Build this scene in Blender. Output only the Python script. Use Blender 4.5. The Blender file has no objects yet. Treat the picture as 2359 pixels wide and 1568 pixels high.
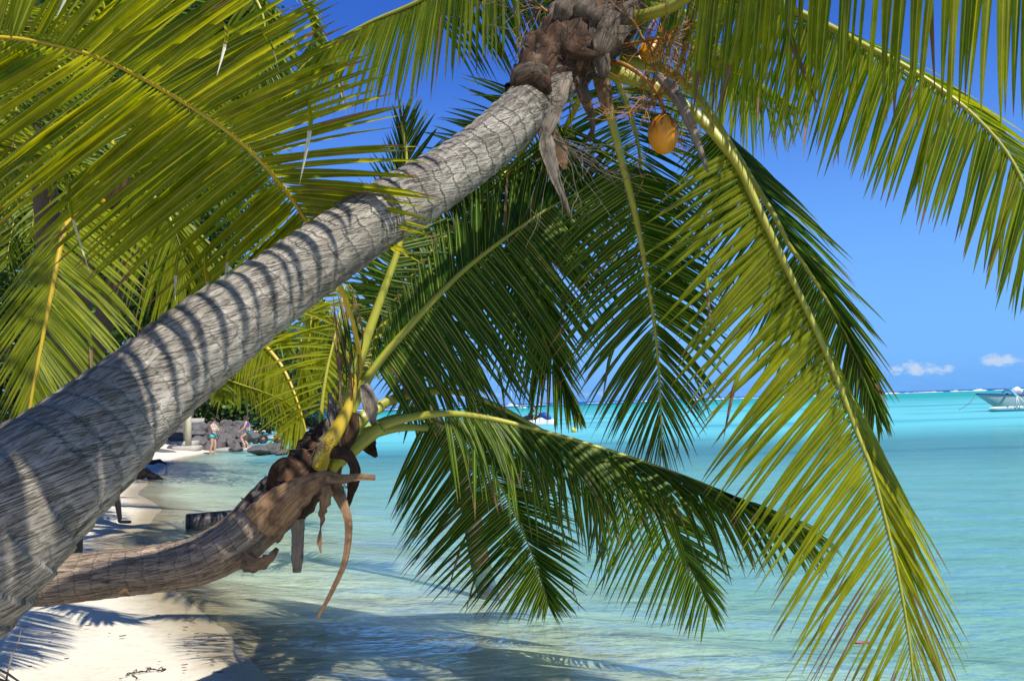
import bpy, bmesh, math, random
import numpy as np
from mathutils import Vector, Matrix, noise
R = math.radians
rnd = random.Random(7)
scene = bpy.context.scene
COL = scene.collection

# ---------------------------------------------------------------- camera, sky, sun, exposure
EYE = 1.85
FPX = 1838.0                                    # focal length for a frame 2359 wide
pitch, roll = R(4.54), R(1.82)
R0 = Vector((1, 0, 0)); F0 = Vector((0, math.cos(pitch), math.sin(pitch))); U0 = Vector((0, -math.sin(pitch), math.cos(pitch)))
RT = R0 * math.cos(roll) - U0 * math.sin(roll)
UP = R0 * math.sin(roll) + U0 * math.cos(roll)
CAM = Vector((0, 0, EYE))
cd = bpy.data.cameras.new('camera'); cam = bpy.data.objects.new('camera', cd); COL.objects.link(cam)
m = Matrix.Identity(4)
for i in range(3):
    m[i][0], m[i][1], m[i][2], m[i][3] = RT[i], UP[i], -F0[i], CAM[i]
cam.matrix_world = m
cd.sensor_width = 36; cd.lens = FPX / 2359 * 36; cd.clip_start = 0.05; cd.clip_end = 20000
scene.camera = cam

SUN = Vector((0.40, -0.50, 0.80)).normalized()
elev = math.asin(SUN.z); azim = math.atan2(SUN.x, SUN.y)
ld = bpy.data.lights.new('sun', 'SUN'); ld.energy = 5.0; ld.angle = R(0.55); ld.color = (1.0, 0.955, 0.88)
lo = bpy.data.objects.new('sun', ld); COL.objects.link(lo)
lo.rotation_euler = SUN.to_track_quat('Z', 'Y').to_euler()

world = bpy.data.worlds.new('World'); scene.world = world; world.use_nodes = True
wn = world.node_tree; wn.nodes.clear()
def wnode(t, **k):
    n = wn.nodes.new(t)
    for a, b in k.items(): setattr(n, a, b)
    return n
sky = wnode('ShaderNodeTexSky', sky_type='NISHITA'); sky.sun_disc = False
sky.sun_elevation = elev; sky.sun_rotation = azim; sky.altitude = 0; sky.air_density = 1.0; sky.dust_density = 0.25; sky.ozone_density = 2.2
hs = wnode('ShaderNodeHueSaturation'); hs.inputs['Saturation'].default_value = 1.22; hs.inputs['Hue'].default_value = 0.512
wn.links.new(sky.outputs[0], hs.inputs['Color'])
tintn = wnode('ShaderNodeMix', data_type='RGBA', blend_type='MULTIPLY'); tintn.inputs[0].default_value = 1; tintn.inputs[7].default_value = (.74, 1.24, 2.12, 1); wn.links.new(hs.outputs[0], tintn.inputs[6])
tc = wnode('ShaderNodeTexCoord')
sep = wnode('ShaderNodeSeparateXYZ'); wn.links.new(tc.outputs['Generated'], sep.inputs[0])
mp = wnode('ShaderNodeMapping'); mp.inputs['Scale'].default_value = (30, 30, 95); wn.links.new(tc.outputs['Generated'], mp.inputs[0])
nz = wnode('ShaderNodeTexNoise'); nz.inputs['Scale'].default_value = 1.0; nz.inputs['Detail'].default_value = 6; nz.inputs['Roughness'].default_value = 0.62
wn.links.new(mp.outputs[0], nz.inputs['Vector'])
def wmath(op, a, b=None, c=None, clamp=False):
    n = wnode('ShaderNodeMath', operation=op); n.use_clamp = clamp
    for i, x in enumerate((a, b, c)):
        if x is None: continue
        if isinstance(x, (int, float)): n.inputs[i].default_value = x
        else: wn.links.new(x, n.inputs[i])
    return n.outputs[0]
def wrange(v, a, b, c, d):
    n = wnode('ShaderNodeMapRange'); n.interpolation_type = 'SMOOTHSTEP'
    for i, x in enumerate((v, a, b, c, d)):
        if isinstance(x, (int, float)): n.inputs[i].default_value = x
        else: wn.links.new(x, n.inputs[i])
    return n.outputs[0]
zed = sep.outputs['Z']
az = wmath('ARCTAN2', sep.outputs['X'], sep.outputs['Y'])
band = wmath('MULTIPLY', wrange(zed, 0.008, 0.020, 0, 1), wrange(zed, 0.030, 0.062, 1, 0))
nz2 = wnode('ShaderNodeTexNoise'); nz2.inputs['Scale'].default_value = 1.0; nz2.inputs['Detail'].default_value = 7; nz2.inputs['Roughness'].default_value = 0.6
mp2 = wnode('ShaderNodeMapping'); mp2.inputs['Scale'].default_value = (62, 62, 120); wn.links.new(tc.outputs['Generated'], mp2.inputs[0]); wn.links.new(mp2.outputs[0], nz2.inputs['Vector'])
cl = None
for a0, z0, wa, wz_, k0 in ((.462, .0245, .030, .0085, 1), (.487, .0225, .022, .0055, 1), (.545, .0305, .020, .0080, 1), (.580, .0285, .022, .0055, .8), (.62, .031, .03, .008, 1), (.400, .0150, .026, .0040, .55), (.335, .0140, .014, .005, .5), (-.05, .012, .05, .004, .4), (.12, .010, .05, .004, .4)):
    dx_ = wmath('POWER', wmath('DIVIDE', wmath('SUBTRACT', az, a0), wa), 2.0); dz_ = wmath('POWER', wmath('DIVIDE', wmath('SUBTRACT', zed, z0), wz_), 2.0)
    e_ = wmath('SUBTRACT', 1.0, wmath('ADD', dx_, dz_)); e_ = wmath('ADD', e_, wmath('MULTIPLY', wmath('SUBTRACT', nz2.outputs['Fac'], .5), 4.2))
    e_ = wmath('MULTIPLY', wrange(e_, 0.0, 1.25, 0, .9 * k0), wrange(wmath('ADD', dx_, dz_), 2.2, 3.5, 1, 0))
    cl = e_ if cl is None else wmath('MAXIMUM', cl, e_)
hz = wmath('MULTIPLY', wrange(zed, -0.01, 0.045, 1, 0), wrange(nz.outputs['Fac'], 0.25, 0.6, 0.4, 1.0))
mxh = wnode('ShaderNodeMix', data_type='RGBA'); wn.links.new(wrange(zed, -0.02, 0.45, 1.0, 0), mxh.inputs[0]); wn.links.new(tintn.outputs[2], mxh.inputs[6]); mxh.inputs[7].default_value = (2.25, 5.7, 11.8, 1)
mx0 = wnode('ShaderNodeMix', data_type='RGBA'); wn.links.new(wmath('MULTIPLY', hz, 0.75), mx0.inputs[0]); wn.links.new(mxh.outputs[2], mx0.inputs[6]); mx0.inputs[7].default_value = (1.75, 4.55, 10.2, 1)
mx1 = wnode('ShaderNodeMix', data_type='RGBA'); wn.links.new(cl, mx1.inputs[0]); wn.links.new(mx0.outputs[2], mx1.inputs[6]); mx1.inputs[7].default_value = (6.6, 8.2, 10.6, 1)
bg = wnode('ShaderNodeBackground'); bg.inputs['Strength'].default_value = 0.0523
wn.links.new(mx1.outputs[2], bg.inputs['Color'])
wo = wnode('ShaderNodeOutputWorld'); wn.links.new(bg.outputs[0], wo.inputs[0])

scene.view_settings.view_transform = 'Standard'; scene.view_settings.look = 'None'
scene.view_settings.exposure = 0.70; scene.view_settings.gamma = 1.0; scene.view_settings.use_curve_mapping = False
scene.cycles.max_bounces = 10; scene.cycles.transparent_max_bounces = 12; scene.cycles.sample_clamp_indirect = 6
scene.cycles.use_denoising = True

# ---------------------------------------------------------------- helpers
def P(u, v, d):
    """point seen at (u, v) of a 2359 x 1568 frame, d metres ahead"""
    return CAM + F0 * d + RT * ((u - 1179.5) / FPX * d) - UP * ((v - 784) / FPX * d)
def GP(u, v, z=0.0):
    """point of the level z seen at (u, v)"""
    q = F0 + RT * ((u - 1179.5) / FPX) - UP * ((v - 784) / FPX)
    return CAM + q * ((z - EYE) / q.z)
def cdir(x, y, z): return (RT * x - UP * y + F0 * z)
GRAV = Vector((0, 0, -1))
def spline(pts, n):
    """Catmull-Rom through pts (tuples of any length) -> n+1 samples"""
    p = [np.array(q, float) for q in pts]
    p = [2 * p[0] - p[1]] + p + [2 * p[-1] - p[-2]]
    out = []
    k = len(p) - 3
    for i in range(n + 1):
        t = i / n * k; j = min(int(t), k - 1); t -= j
        a, b, c, d = p[j:j + 4]
        out.append(0.5 * ((2 * b) + (c - a) * t + (2 * a - 5 * b + 4 * c - d) * t * t + (3 * b - a - 3 * c + d) * t ** 3))
    return out
def even(samples):
    """resample a polyline of Vectors evenly, return f(t), tangent(t)"""
    P_ = [Vector(s) for s in samples]
    L = [0.0]
    for a, b in zip(P_, P_[1:]): L.append(L[-1] + (b - a).length)
    tot = L[-1]
    def at(t):
        x = min(max(t, 0), 1) * tot
        lo_, hi = 0, len(L) - 1
        while hi - lo_ > 1:
            mid = (lo_ + hi) // 2
            if L[mid] <= x: lo_ = mid
            else: hi = mid
        s = (x - L[lo_]) / max(L[hi] - L[lo_], 1e-9)
        return P_[lo_].lerp(P_[hi], s)
    def tan(t): return (at(min(t + .015, 1)) - at(max(t - .015, 0))).normalized()
    return at, tan, tot
def key(keys, t):
    if t <= keys[0][0]: return keys[0][1]
    for (a, x), (b, y) in zip(keys, keys[1:]):
        if t <= b:
            s = (t - a) / (b - a)
            if isinstance(x, (int, float)): return x + (y - x) * s
            return tuple(p + (q - p) * s for p, q in zip(x, y))
    return keys[-1][1]

class MB:
    def __init__(s): s.v = []; s.f = []; s.uv = []; s.c = []
    def add(s, v, uv=(0, 0), c=(0, 0, 0, 1)):
        s.v.append(tuple(v)); s.uv.append(uv); s.c.append(c); return len(s.v) - 1
    def box(s, c, size, rot=None, col=(0, 0, 0, 1)):
        c = Vector(c); b = len(s.v)
        for i in range(8):
            q = Vector(((i & 1) - .5, ((i >> 1) & 1) - .5, ((i >> 2) & 1) - .5)) * 1.0
            q = Vector((q.x * size[0], q.y * size[1], q.z * size[2]))
            if rot is not None: q = rot @ q
            s.add(c + q, (q.x, q.y), col)
        for f in ((0, 2, 3, 1), (4, 5, 7, 6), (0, 1, 5, 4), (2, 6, 7, 3), (0, 4, 6, 2), (1, 3, 7, 5)): s.f.append(tuple(b + k for k in f))
    def tube(s, pts, rad, n=8, col=(0, 0, 0, 1), cap=True, ring=None, ucols=None):
        """pts Vectors, rad list/number; ring(i, ang)->radius factor"""
        pts = [Vector(p) for p in pts]; m_ = len(pts); L = 0
        up = Vector((0.13, 0.29, 0.95)); rows = []
        nrm = None
        for i, p in enumerate(pts):
            t = (pts[min(i + 1, m_ - 1)] - pts[max(i - 1, 0)]).normalized()
            if i: L += (p - pts[i - 1]).length
            if nrm is None:
                nrm = (up - t * up.dot(t)).normalized()
            else:
                nrm = (nrm - t * nrm.dot(t)).normalized()
            bn = t.cross(nrm); r = rad[i] if hasattr(rad, '__len__') else rad
            row = []
            for k in range(n + 1 if ring or True else n):
                a = 2 * math.pi * k / n
                rr = r * (ring(i, a) if ring else 1)
                row.append(s.add(p + nrm * math.cos(a) * rr + bn * math.sin(a) * rr, (k / n, L), ucols[i] if ucols else col))
            rows.append(row)
        for a, b in zip(rows, rows[1:]):
            for k in range(n): s.f.append((a[k], a[k + 1], b[k + 1], b[k]))
        if cap:
            s.f.append(tuple(rows[0][k] for k in range(n - 1, -1, -1))); s.f.append(tuple(rows[-1][k] for k in range(n)))
    def build(s, name, mat, parent=None, smooth=True, merge=False):
        me = bpy.data.meshes.new(name)
        me.from_pydata(s.v, [], s.f)
        if s.f:
            uvl = me.uv_layers.new(name='UVMap')
            li = np.empty(len(me.loops), np.int32); me.loops.foreach_get('vertex_index', li)
            uvl.data.foreach_set('uv', np.array(s.uv, np.float32)[li].ravel())
            ca = me.color_attributes.new('Col', 'FLOAT_COLOR', 'POINT')
            ca.data.foreach_set('color', np.array(s.c, np.float32).ravel())
            if smooth: me.polygons.foreach_set('use_smooth', [True] * len(me.polygons))
        if merge:
            bm = bmesh.new(); bm.from_mesh(me); bmesh.ops.remove_doubles(bm, verts=bm.verts, dist=1e-5); bm.to_mesh(me); bm.free()
        me.update()
        if mat is not None: me.materials.append(mat)
        o = bpy.data.objects.new(name, me); COL.objects.link(o)
        if parent is not None: o.parent = parent; o.matrix_parent_inverse = Matrix.Translation(parent.location).inverted() if parent.rotation_euler.z == 0 else Matrix.Identity(4)
        return o
def tag(o, label=None, cat=None, group=None, kind=None):
    if label: o['label'] = label
    if cat: o['category'] = cat
    if group: o['group'] = group
    if kind: o['kind'] = kind
    return o
def thing(name, label, cat, loc=(0, 0, 0), group=None):
    o = bpy.data.objects.new(name, None); COL.objects.link(o); o.location = loc; o.empty_display_size = .2
    return tag(o, label, cat, group)
def struct(o): o['kind'] = 'structure'; return o

# ---------------------------------------------------------------- materials
class NT:
    def __init__(s, name):
        s.m = bpy.data.materials.new(name); s.m.use_nodes = True; s.t = s.m.node_tree; s.t.nodes.clear()
        s.out = s.n('ShaderNodeOutputMaterial')
    def n(s, t, ins=None, **k):
        x = s.t.nodes.new(t)
        for a, b in k.items(): setattr(x, a, b)
        for a, b in (ins or {}).items(): s.set(x, a, b)
        return x
    def set(s, x, a, b):
        i = x.inputs[a]
        if isinstance(b, bpy.types.NodeSocket): s.t.links.new(b, i)
        else:
            if isinstance(b, tuple) and len(b) == 3 and i.type == 'RGBA': b = b + (1,)
            i.default_value = b
    def math(s, op, a, b=0.0, c=None, clamp=False):
        x = s.n('ShaderNodeMath', operation=op, use_clamp=clamp); s.set(x, 0, a); s.set(x, 1, b)
        if c is not None: s.set(x, 2, c)
        return x.outputs[0]
    def rng(s, v, a, b, c=0.0, d=1.0, smooth=True):
        x = s.n('ShaderNodeMapRange', interpolation_type='SMOOTHSTEP' if smooth else 'LINEAR')
        for i, q in enumerate((v, a, b, c, d)): s.set(x, i, q)
        return x.outputs[0]
    def mix(s, f, a, b, blend='MIX'):
        x = s.n('ShaderNodeMix', data_type='RGBA', blend_type=blend); s.set(x, 0, f); s.set(x, 6, a); s.set(x, 7, b); return x.outputs[2]
    def noise(s, vec=None, scale=5.0, detail=4.0, rough=.55, dist=0.0, sc=None):
        if sc is not None:
            mpx = s.n('ShaderNodeMapping'); mpx.inputs['Scale'].default_value = sc
            if vec is not None: s.t.links.new(vec, mpx.inputs[0])
            vec = mpx.outputs[0]
        x = s.n('ShaderNodeTexNoise', {'Scale': scale, 'Detail': detail, 'Roughness': rough, 'Distortion': dist})
        if vec is not None: s.t.links.new(vec, x.inputs['Vector'])
        return x.outputs['Fac']
    def voro(s, vec, scale, feature='F1', sc=None, rand=1.0):
        if sc is not None:
            mpx = s.n('ShaderNodeMapping'); mpx.inputs['Scale'].default_value = sc
            s.t.links.new(vec, mpx.inputs[0]); vec = mpx.outputs[0]
        x = s.n('ShaderNodeTexVoronoi', feature=feature); s.set(x, 'Scale', scale); s.set(x, 'Randomness', rand); s.t.links.new(vec, x.inputs['Vector']); return x.outputs['Distance']
    def uv(s): return s.n('ShaderNodeUVMap', uv_map='UVMap').outputs[0]
    def obj(s): return s.n('ShaderNodeNewGeometry').outputs['Position']
    def attr(s, name='Col'):
        a = s.n('ShaderNodeAttribute', attribute_name=name); x = s.n('ShaderNodeSeparateColor'); s.t.links.new(a.outputs['Color'], x.inputs[0]); return x.outputs
    def bump(s, h, strength=.5, dist=.01, nrm=None):
        x = s.n('ShaderNodeBump', {'Height': h, 'Strength': strength, 'Distance': dist})
        if nrm is not None: s.t.links.new(nrm, x.inputs['Normal'])
        return x.outputs[0]
    def pbr(s, col, rough=.7, nrm=None, spec=.5, metal=0.0, **k):
        x = s.n('ShaderNodeBsdfPrincipled', {'Base Color': col, 'Roughness': rough, 'Specular IOR Level': spec, 'Metallic': metal})
        if nrm is not None: s.t.links.new(nrm, x.inputs['Normal'])
        for a, b in k.items(): s.set(x, a, b)
        return x.outputs[0]
    def done(s, sh): s.t.links.new(sh, s.out.inputs[0]); return s.m

def leaf_material(name, green, yellow, dead=(.14, .085, .04), gloss=.32, trans=.5, spec=.28):
    t = NT(name); c = t.attr(); uv = t.uv()
    sx = t.n('ShaderNodeSeparateXYZ'); t.t.links.new(uv, sx.inputs[0]); across, along = sx.outputs[0], sx.outputs[1]
    nz_ = t.noise(uv, 1.0, 3, .6, sc=(3, 22, 1))
    yv = t.math('ADD', c[0], t.math('MULTIPLY', t.math('SUBTRACT', nz_, .5), .55), clamp=True)
    base = t.mix(yv, green + (1,), yellow + (1,))
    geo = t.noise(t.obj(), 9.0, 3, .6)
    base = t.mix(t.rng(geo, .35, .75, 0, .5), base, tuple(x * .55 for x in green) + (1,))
    stri = t.noise(uv, 1.0, 2, .5, sc=(26, 1.2, 1))
    base = t.mix(t.rng(stri, .45, .7, 0, .35), base, tuple(min(1, x * 1.6 + .01) for x in yellow) + (1,))
    mid = t.rng(across, .80, .97, 0, 1)
    base = t.mix(t.math('MULTIPLY', mid, .75), base, (.42, .40, .07, 1))
    deadn = t.math('ADD', c[1], t.math('MULTIPLY', t.math('SUBTRACT', nz_, .5), .35))
    dd = t.rng(deadn, .50, .60, 0, 1)
    brownring = t.rng(deadn, .42, .52, 0, 1)
    base = t.mix(t.math('MULTIPLY', brownring, .8), base, (.20, .085, .018, 1))
    base = t.mix(dd, base, t.mix(nz_, tuple(x * .7 for x in dead) + (1,), tuple(min(1, x * 1.5) for x in dead) + (1,)))
    base = t.mix(t.math('MULTIPLY', dd, c[2]), base, (.50, .47, .40, 1))
    spots = t.noise(uv, 1.0, 2, .5, sc=(9, 60, 1))
    base = t.mix(t.rng(spots, .74, .80, 0, .7), base, (.10, .045, .012, 1))
    h = t.math('ADD', stri, t.math('MULTIPLY', nz_, .3))
    nb = t.bump(h, .35, .002)
    p = t.pbr(base, gloss, nb, spec)
    tr = t.n('ShaderNodeBsdfTranslucent', {'Color': t.mix(1.0, base, (1.9, 1.6, .35, 1), 'MULTIPLY')})
    mx = t.n('ShaderNodeMixShader'); t.set(mx, 0, t.math('MULTIPLY', t.math('SUBTRACT', 1.0, t.math('MULTIPLY', dd, .6)), trans)); t.t.links.new(p, mx.inputs[1]); t.t.links.new(tr.outputs[0], mx.inputs[2])
    return t.done(mx.outputs[0])
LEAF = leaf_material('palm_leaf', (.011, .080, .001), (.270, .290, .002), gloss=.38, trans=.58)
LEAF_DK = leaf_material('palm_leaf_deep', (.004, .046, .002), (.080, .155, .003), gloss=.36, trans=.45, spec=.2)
def simple(name, col, rough=.6, var=.25, sc=20.0, bump=.3, bd=.004, spec=.4, metal=0.0, col2=None):
    col = tuple(c_ * .70 for c_ in col)
    t = NT(name); n_ = t.noise(t.obj(), sc, 5, .6)
    b = t.mix(n_, tuple(x * (1 - var) for x in col) + (1,), tuple(min(1, x * (1 + var)) for x in (col2 or col)) + (1,))
    return t.done(t.pbr(b, rough, t.bump(n_, bump, bd), spec, metal))
def stalk_material(name, a, b, brown):
    t = NT(name); c = t.attr(); uv = t.uv()
    n1 = t.noise(uv, 1.0, 4, .6, sc=(6, 9, 1)); n2 = t.noise(uv, 1.0, 3, .6, sc=(30, 2, 1))
    base = t.mix(n2, a + (1,), b + (1,))
    base = t.mix(t.rng(n1, .52, .75, 0, .8), base, brown + (1,))
    base = t.mix(c[1], base, brown + (1,))
    return t.done(t.pbr(base, .38, t.bump(n2, .4, .003), .5))
STALK = stalk_material('palm_stalk', (.17, .185, .012), (.36, .34, .03), (.22, .14, .02))
STALK_OR = stalk_material('palm_stalk_orange', (.30, .20, .010), (.47, .34, .014), (.20, .075, .01))

def trunk_material(name, light, mid, dark, warm, NL=44, SL=-.45, RG=11.5):
    t = NT(name); uv = t.uv()
    sx = t.n('ShaderNodeSeparateXYZ'); t.t.links.new(uv, sx.inputs[0])
    u, v = sx.outputs[0], sx.outputs[1]
    ang = t.math('MULTIPLY', u, 2 * math.pi)
    cb = t.n('ShaderNodeCombineXYZ'); t.set(cb, 0, t.math('COSINE', ang)); t.set(cb, 1, t.math('SINE', ang)); t.set(cb, 2, v)
    w = cb.outputs[0]
    big = t.noise(w, 1.0, 5, .6, sc=(1.6, 1.6, 2.2))
    fine = t.noise(w, 1.0, 6, .65, sc=(16, 16, 7))
    fibre = t.noise(w, 1.0, 5, .65, .4, sc=(26, 26, 2.6))
    grain = t.noise(w, 1.0, 3, .7, sc=(60, 60, 60))
    # fine fissures that run slantwise along the trunk, broken up by the fibres
    wob = t.math('ADD', t.math('MULTIPLY', fine, .010), t.math('MULTIPLY', big, .06))
    med = t.noise(w, 1.0, 3, .6, sc=(9, 9, 5))
    wob = t.math('ADD', wob, t.math('MULTIPLY', med, .011))
    def streaks(slope, ka, kv, wd, lo, hi, seed):
        an = t.math('MULTIPLY', t.math('ADD', u, t.math('MULTIPLY', v, slope)), 2 * math.pi)
        c3 = t.n('ShaderNodeCombineXYZ'); t.set(c3, 0, t.math('COSINE', an)); t.set(c3, 1, t.math('SINE', an)); t.set(c3, 2, t.math('ADD', v, seed))
        n_ = t.noise(c3.outputs[0], 1.0, 4, .62, .25, sc=(ka, ka, kv))
        ln = t.rng(t.math('ABSOLUTE', t.math('SUBTRACT', n_, .5)), 0.0, wd, 1, 0)
        return t.math('MULTIPLY', ln, t.rng(t.noise(w, 1.0, 3, .6, sc=(5, 5, 6 + seed)), lo, hi, .0, 1))
    crack = t.math('MAXIMUM', streaks(SL, 13.0 * NL / 44, 2.4, .024, .40, .54, 0.0), streaks(SL * .75, 24.0 * NL / 44, 5.0, .030, .46, .60, 3.0))
    # leaf scars: rings across the trunk
    rv = t.math('ADD', t.math('MULTIPLY', v, RG), t.math('ADD', t.math('MULTIPLY', big, 1.3), t.math('MULTIPLY', fine, .25)))
    fr = t.math('FRACT', rv)
    ring = t.math('MULTIPLY', t.rng(fr, .0, .12, 1, 0), t.rng(big, .3, .55, .35, 1))
    ring = t.math('MULTIPLY', ring, t.rng(v, 2.0, 3.2, .55, 1))
    ringl = t.rng(fr, .1, .35, 1, 0)
    col = t.mix(t.rng(big, .3, .7), mid + (1,), light + (1,))
    col = t.mix(t.rng(fine, .35, .68, 0, .55), col, warm + (1,))
    col = t.mix(t.math('MULTIPLY', ringl, .35), col, light + (1,))
    col = t.mix(t.math('MULTIPLY', t.rng(fibre, .5, .72), .35), col, tuple(x * .45 for x in mid) + (1,))
    col = t.mix(t.math('MULTIPLY', ring, .85), col, dark + (1,))
    col = t.mix(t.math('MULTIPLY', crack, .62), col, dark + (1,))
    stain = t.rng(t.noise(w, 1.0, 6, .7, sc=(3.2, 3.2, 4.5)), .57, .68)
    col = t.mix(t.math('MULTIPLY', stain, .75), col, dark + (1,))
    h = t.math('SUBTRACT', t.math('ADD', t.math('MULTIPLY', fibre, .45), t.math('MULTIPLY', grain, .22)), t.math('ADD', t.math('MULTIPLY', crack, .9), t.math('MULTIPLY', ring, .6)))
    return t.done(t.pbr(col, .82, t.bump(h, .95, .012), .25))
BARK = trunk_material('palm_bark_grey', (.43, .395, .325), (.155, .135, .105), (.022, .017, .012), (.23, .195, .145))
BARK_B = trunk_material('palm_bark_brown', (.32, .255, .19), (.17, .128, .09), (.050, .028, .016), (.30, .20, .12), 40, .06, 13.0)
BARK_BG = simple('palm_bark_far', (.10, .075, .05), .9, .4, 12, .6, .02)

def fibre_material(name, a, b):
    t = NT(name); uv = t.uv()
    f = t.noise(uv, 1.0, 5, .65, .6, sc=(34, 3, 1)); g = t.noise(t.obj(), 14.0, 5, .65)
    col = t.mix(t.rng(f, .36, .62), a + (1,), b + (1,)); col = t.mix(t.rng(g, .42, .72, 0, .8), col, tuple(x * .35 for x in a) + (1,))
    return t.done(t.pbr(col, .8, t.bump(t.math('ADD', f, t.math('MULTIPLY', g, .6)), .9, .008), .25))
SHEATH = fibre_material('palm_sheath', (.020, .010, .005), (.085, .042, .018))
HUSK = fibre_material('dry_spathe', (.13, .10, .075), (.27, .225, .17))
HUSK_DK = fibre_material('old_sheath', (.055, .038, .024), (.17, .13, .09))
HUSK_TAN = fibre_material('dry_sheath_tan', (.16, .085, .038), (.30, .19, .10))
TWIG_OR = simple('flower_stalk_orange', (.36, .145, .018), .6, .35, 30)
TWIG_BR = simple('flower_stalk_brown', (.20, .13, .075), .8, .4, 30)
NUT = None
def nut_material():
    t = NT('coconut_husk'); o = t.n('ShaderNodeTexCoord').outputs['Object']
    f = t.noise(o, 1.0, 4, .6, sc=(22, 22, 5)); g = t.noise(o, 30.0, 3, .6)
    col = t.mix(f, (.46, .165, .004, 1), (.62, .27, .008, 1))
    sx = t.n('ShaderNodeSeparateXYZ'); t.t.links.new(o, sx.inputs[0])
    st = t.math('MULTIPLY', t.rng(t.noise(o, 1.0, 3, .6, sc=(30, 30, 7)), .47, .58), t.rng(sx.outputs[2], -.03, .07, 0, 1))
    col = t.mix(st, col, (.16, .035, .02, 1)); col = t.mix(t.rng(g, .66, .72, 0, .7), col, (.12, .05, .01, 1))
    return t.done(t.pbr(col, .42, t.bump(f, .3, .004), .4))
NUT = nut_material()

# ---------------------------------------------------------------- terrain, seabed, water
SHORE = [(-3, -400), (8, -30), (3, -4), (1.5, 0), (0.2, 2.6), (-0.9, 4.3), (-1.58, 5.47), (-1.95, 6.17), (-2.45, 7.0), (-3.4, 8.2), (-4.7, 10), (-5.8, 12), (-6.9, 15.8), (-8.9, 19),
         (-10.8, 23.8), (-12.6, 29), (-13.6, 32.4), (-14.0, 36), (-14.4, 39.5), (-15.6, 43), (-18, 50), (-21, 58), (-25.5, 68), (-24, 76), (-21, 81), (-19.5, 86), (-22, 100), (-34, 140), (-70, 220), (-600, 420), (-600, -400)]
SH = np.array(SHORE, float)
def signed(x, y):
    x = np.asarray(x, float); y = np.asarray(y, float)
    best = np.full(x.shape, 1e9); inside = np.zeros(x.shape, bool)
    n = len(SH)
    for i in range(n):
        ax, ay = SH[i]; bx, by = SH[(i + 1) % n]
        dx, dy = bx - ax, by - ay
        t = np.clip(((x - ax) * dx + (y - ay) * dy) / (dx * dx + dy * dy), 0, 1)
        best = np.minimum(best, np.hypot(x - ax - t * dx, y - ay - t * dy))
        cond = ((ay > y) != (by > y))
        xi = ax + (y - ay) / (by - ay if by != ay else 1e-9) * (bx - ax)
        inside ^= cond & (x < xi)
    return np.where(inside, best, -best)
def height(x, y):
    x = np.asarray(x, float); y = np.asarray(y, float)
    s = signed(x, y)
    wig = 0.10 * np.sin(x * 1.7 + y * 2.3) * np.exp(-np.abs(y) / 40) + .22 * np.sin(x * .6 - y * .9)* np.clip(np.abs(s)/2,0,1)
    s = s + wig * .8
    beach = np.where(s < 3, .085 * s, .255 + (s - 3) * .07)
    beach = np.minimum(beach, .95 + .0 * s)
    rocky = np.clip((s - .6) / 3.2, 0, 1) * 1.05 + np.clip(s, 0, .6) * .12
    k = np.clip((y - 39) / 4, 0, 1)
    land = beach * (1 - k) + rocky * k
    sea = np.where(s > -6, .115 * s, -.69 + (s + 6) * .03)
    sea = np.maximum(sea, -2.2)
    h = np.where(s > 0, land, sea)
    h = h + np.where(s > .8, .015 * np.sin(x * 4.1 + 1.3 * np.sin(y * 3)) * np.sin(y * 3.7), 0) + np.where(s < -.6, .02 * np.sin(x * 2.2 + y * 3.1), 0)
    return h
def hz_at(x, y): return float(height(np.array([x]), np.array([y]))[0])
def grid_axis(a, b, fine0, fine1, step, grow):
    vals = list(np.arange(fine0, fine1, step)); s = step; x = vals[-1]
    while x < b: s *= grow; x += s; vals.append(min(x, b))
    s = step; x = fine0; left = []
    while x > a: s *= grow; x -= s; left.append(max(x, a))
    return np.array(left[::-1] + vals)
def sheet(name, X, Y, Zf, mat, attrf=None):
    gx, gy = np.meshgrid(X, Y); z = Zf(gx, gy)
    me = bpy.data.meshes.new(name); nx, ny = len(X), len(Y)
    co = np.stack([gx, gy, z], -1).reshape(-1, 3)
    idx = np.arange(nx * ny).reshape(ny, nx)
    f = np.stack([idx[:-1, :-1], idx[:-1, 1:], idx[1:, 1:], idx[1:, :-1]], -1).reshape(-1, 4)
    me.from_pydata(co.tolist(), [], f.tolist())
    if attrf is not None:
        ca = me.color_attributes.new('Col', 'FLOAT_COLOR', 'POINT'); a = attrf(gx, gy).reshape(-1)
        ca.data.foreach_set('color', np.stack([a, a, a, np.ones_like(a)], -1).astype(np.float32).ravel())
    me.polygons.foreach_set('use_smooth', [True] * len(me.polygons)); me.materials.append(mat); me.update()
    o = bpy.data.objects.new(name, me); COL.objects.link(o); return o

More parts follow.
